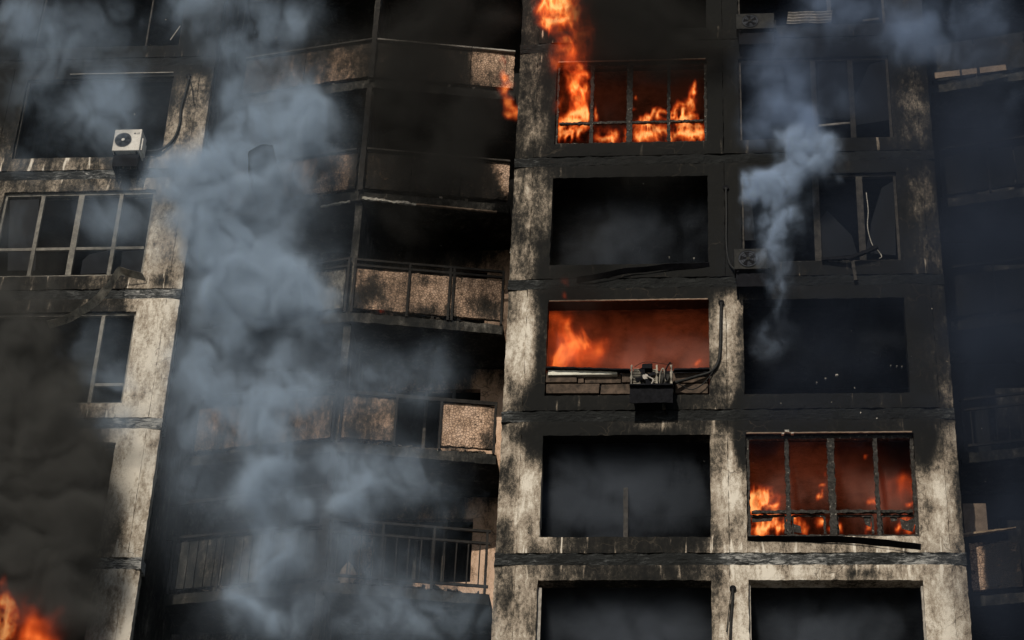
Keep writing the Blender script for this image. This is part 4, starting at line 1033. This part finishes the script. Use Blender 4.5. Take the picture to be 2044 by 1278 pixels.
def fire(label, puffs, Y, thick, mat=None, step=(.015, .05, .017), seed=0, freq=8.0, lean=.25, zlo=None, sharp=1.5, amt_k=1.0, xlo=None, xhi=None):
    P = [at(u_, v_, Y) for u_, v_, *_ in puffs]; R_ = [r_/PXM*1.8 for _, _, r_, _ in puffs]
    lo_ = [min(p.x-r for p, r in zip(P, R_)), Y-thick, min(p.z-r for p, r in zip(P, R_))]; hi_ = [max(p.x+r for p, r in zip(P, R_)), Y+thick, max(p.z+r for p, r in zip(P, R_))]
    if zlo: lo_[2] = max(lo_[2], zlo)
    if xlo: lo_[0] = max(lo_[0], xlo)
    if xhi: hi_[0] = min(hi_[0], xhi)
    ax, (Xg, Yg, Zg) = axes(lo_, hi_, step)
    M2 = puff_map(ax[0], ax[2], puffs, Y)
    w1 = vnoise(Xg*3+seed, Yg*2+1, Zg*2.2)-.5; w2 = vnoise(Xg*3+seed+20, Yg*2, Zg*2.2)-.5
    w3 = vnoise(Xg*8+seed, Yg*4+1, Zg*6)-.5; w4 = vnoise(Xg*8+seed+20, Yg*4, Zg*6)-.5
    sx, sz = Xg+w1*.28+w3*.10, Zg+w2*.30+w4*.12
    ix = np.clip((sx-ax[0][0])/(ax[0][1]-ax[0][0]), 0, len(ax[0])-1.001); iz = np.clip((sz-ax[2][0])/(ax[2][1]-ax[2][0]), 0, len(ax[2])-1.001)
    i0, k0 = ix.astype(np.int32), iz.astype(np.int32); a, b = ix-i0, iz-k0
    amt = (M2[i0, k0]*(1-a)+M2[i0+1, k0]*a)*(1-b)+(M2[i0, k0+1]*(1-a)+M2[i0+1, k0+1]*a)*b
    r1 = fbm((Xg+w1*.3)*freq+seed, Yg*freq*.8, (Zg+w2*.3)*freq*.62, 4, .6, True)
    r1 = np.clip((r1-.42)/.5, 0, 1)**sharp
    d = np.clip(amt*amt_k*(.12+1.6*r1)-.16, 0, 1)
    d = d*np.clip(1-((Yg-Y)/thick)**2, 0, 1)
    for q, A_ in ((Xg, ax[0]), (Zg, ax[2])):
        d = d*np.clip(np.minimum(q-A_[0], A_[-1]-q)/.05, 0, 1) if q is Xg else d*np.clip((A_[-1]-q)/.1, 0, 1)
    d = np.where(d < .01, 0, d)
    return voxels('flames', lo_, hi_, d, mat or M_fire, label, 'fire')
def fire_light(x, y, z, power, r=.35, color=(1, .20, .06)):
    l = bpy.data.lights.new('fire_glow', 'POINT'); l.energy = power; l.color = color; l.shadow_soft_size = r
    o = bpy.data.objects.new('fire_glow', l); C.objects.link(o); o.location = (x, y, z); return o
# top window
zt = Zk(3, ZB)+.02
fire('orange flames filling the left light and foot of the upper burning window',
     [(1150, 230, 26, 1.1), (1155, 190, 22, 1.0), (1165, 155, 18, .9), (1140, 260, 30, 1.1), (1120, 262, 22, 1.0), (1120, 245, 20, .7), (1170, 225, 18, .9), (1210, 268, 26, .9), (1245, 272, 20, .8), (1185, 230, 8, .6),
      (1270, 245, 12, .7), (1270, 195, 7, .7), (1268, 215, 6, .6), (1300, 240, 16, .9), (1320, 228, 14, .9), (1290, 265, 26, 1.1), (1320, 268, 24, 1.0),
      (1355, 225, 24, 1.0), (1378, 205, 18, 1.0), (1385, 180, 14, .9), (1370, 235, 22, 1.0), (1390, 168, 8, .8), (1360, 262, 26, 1.1), (1395, 265, 22, 1.1), (1350, 200, 14, .5)],
     .22, .13, seed=2, zlo=zt, xlo=XA+.01, xhi=XB-.01)
fire('tall flame licking up the wall out of the upper burning window',
     [(1150, 235, 24, .8), (1155, 200, 24, .8), (1152, 165, 24, .8), (1146, 138, 18, .65), (1140, 112, 22, .45), (1135, 85, 26, .5), (1125, 60, 30, .75), (1105, 40, 30, .95), (1100, 15, 30, 1.0), (1135, 5, 32, .9), (1095, -15, 32, 1.0), (1150, 30, 22, .7), (1150, -20, 30, .9), (1120, -50, 40, .9)],
     -.26, .16, seed=6, freq=5.5, zlo=Zk(3, 1.0))

fire('dull red burning gas wrapped round the tall flame', [(1150, 190, 42, .5), (1150, 150, 42, .5), (1150, 100, 40, .5), (1140, 60, 45, .5), (1160, 20, 50, .4), (1120, 120, 30, .4), (1125, 210, 30, .5), (1180, 60, 30, .3)], -.18, .16, M_fireb, seed=33, freq=3, zlo=Zk(3, 1.0))
fire('flame tongue curling round the left edge of the top pillar',
     [(1024, 215, 13, 1.2), (1018, 195, 15, 1.2), (1012, 170, 15, 1.1), (1005, 145, 13, 1.0), (1000, 120, 10, .8), (1030, 228, 12, 1.1)], .5, .16, M_fireb, seed=9, freq=4)
fire('orange flame in the left corner of the red window',
     [(1145, 680, 26, 1.0), (1125, 700, 30, .8), (1165, 695, 18, .8), (1140, 655, 18, .7), (1110, 728, 28, .9), (1150, 728, 20, .8), (1400, 729, 7, 1.0)],
     .35, .16, M_fireb, seed=4, freq=4, zlo=Zk(1, ZB)+.45, xlo=XA+.01)
fire('hazy orange glow round the corner flame of the red window', [(1140, 690, 50, .5), (1180, 710, 50, .4), (1110, 650, 40, .4), (1230, 728, 40, .25), (1385, 725, 40, .3)], .7, .25, M_fireb, step=(.04, .08, .04), seed=44, freq=2.2, zlo=Zk(1, ZB)+.4, xlo=XA-.2)
fire('faint red flame rising over the head of the red window', [(1120, 600, 12, .45), (1126, 570, 12, .4), (1128, 545, 9, .3)], -.12, .12, M_fireb, seed=13, freq=3.5)
fire('flames along the foot of the lower burning window',
     [(1515, 1000, 22, .9), (1535, 990, 16, .8), (1505, 1010, 20, .8), (1548, 1012, 12, .8), (1505, 1055, 22, 1.2), (1530, 1052, 22, 1.2), (1555, 1045, 18, 1.2), (1545, 1030, 14, 1.0), (1590, 1040, 14, .9), (1605, 1055, 10, .5),
      (1645, 990, 8, .9), (1646, 970, 7, .8), (1644, 940, 6, .7), (1640, 1040, 12, .8), (1665, 1055, 12, .9), (1738, 912, 6, .7), (1742, 1000, 7, .8), (1735, 1050, 12, .8), (1820, 1008, 9, .8), (1822, 935, 5, .6), (1800, 1050, 16, .7), (1825, 1055, 12, .9), (1785, 1060, 14, .6)],
     .26, .12, seed=3, zlo=Zk(0, ZB)+.02, xlo=XC+.01, xhi=XD-.01)
fire('dim red glow of fire behind the right light of the lower burning window', [(1800, 960, 40, .34), (1780, 990, 40, .34), (1540, 1000, 30, .3)], .8, .3, M_fireb, step=(.04, .08, .04), seed=7, freq=2.5, xhi=XD+.3)
fire('orange fire breaking through black smoke at the lower left edge',
     [(8, 1200, 16, .9), (14, 1228, 18, 1.0), (-5, 1250, 26, 1.0), (26, 1212, 9, .7), (2, 1165, 13, .5), (16, 1262, 16, .9), (0, 1290, 30, .9), (34, 1240, 8, .4)], -1.3, .16, M_firec, seed=15, freq=5)
fire('dull red fire behind the black smoke at the lower left', [(60, 1250, 50, .42), (30, 1180, 40, .36), (80, 1280, 50, .42)], -1.1, .25, M_fireb, step=(.05, .08, .05), seed=16, freq=1.8)
fire('small ember glowing on the slab under the pebbled parapet', [(768, 622, 4, 1.2), (774, 622, 3, 1.0), (760, 622, 3, .8)], .98, .08, step=(.012, .03, .012), seed=18, freq=7)
# the light those fires throw into their rooms
for i, (lab, pf, x0, x1, k) in enumerate((
        ('red-lit smoke filling the upper burning window', [(1220, 200, 60, .5), (1300, 160, 50, .4), (1380, 180, 60, .5), (1150, 180, 50, .4)], XA, XB, 3),
        ('red-lit smoke filling the wide red window', [(1130, 700, 60, .8), (1250, 720, 60, .7), (1320, 690, 50, .6), (1390, 720, 50, .7), (1260, 650, 50, .3), (1200, 640, 60, .4), (1380, 640, 60, .3)], XA, XB, 1),
        ('red-lit smoke filling the lower burning window', [(1540, 980, 60, .6), (1620, 920, 60, .4), (1700, 960, 60, .5), (1800, 920, 70, .6), (1780, 1000, 60, .7)], XC, XD, 0))):
    smoke('room_smoke', lab, pf, .75, .35, M_red, step=(.06, .08, .06), seed=40+i, freq=1.8, erode=.4, gain=1.6, lo=(x0-.4, .5, Zk(k, .15)), hi=(x1+.2, 1.4, Zk(k, S-.2)), fade=False, soft=.2)
for (x0, x1, k, p_) in ((XA, XB, 3, 8), (XA, XB, 1, 60), (XC, XD, 0, 30)):
    smoke('dark_smoke', 'dark smoke hanging under the ceiling of '+{3: 'the upper burning window', 1: 'the wide red window', 0: 'the lower burning window'}[k],
          [(u_, v_, r_, a_) for u_, v_, r_, a_ in {3: [(1160, 150, 40, .7), (1240, 145, 40, .6), (1320, 150, 45, .8), (1390, 145, 35, .7), (1220, 220, 30, .4)],
           1: [(1130, 615, 40, .7), (1200, 625, 45, .6), (1290, 612, 45, .75), (1380, 620, 40, .5), (1260, 660, 35, .35), (1190, 690, 25, .3)],
           0: [(1520, 885, 45, .8), (1600, 880, 40, .6), (1690, 890, 50, .75), (1790, 895, 50, .95), (1740, 940, 30, .4), (1560, 930, 25, .3)]}[k]],
          .7, .25, M_ceil, step=(.05, .08, .05), seed=60+k, freq=2.2, erode=.45, gain=1.0, lo=(x0-.4, .36, Zk(k, .15)), hi=(x1+.2, 1.2, Zk(k, S-.2)), fade=False, soft=.3)
    fire_light(x0+.6, 1.3, Zk(k, .8), p_*1.1); fire_light(x1-.8, 1.7, Zk(k, .9), p_*.8)
fire_light(at(1140, 90, -.5).x, -.6, at(1140, 90, -.5).z, 7, .3)     # the tall flame outside the upper window
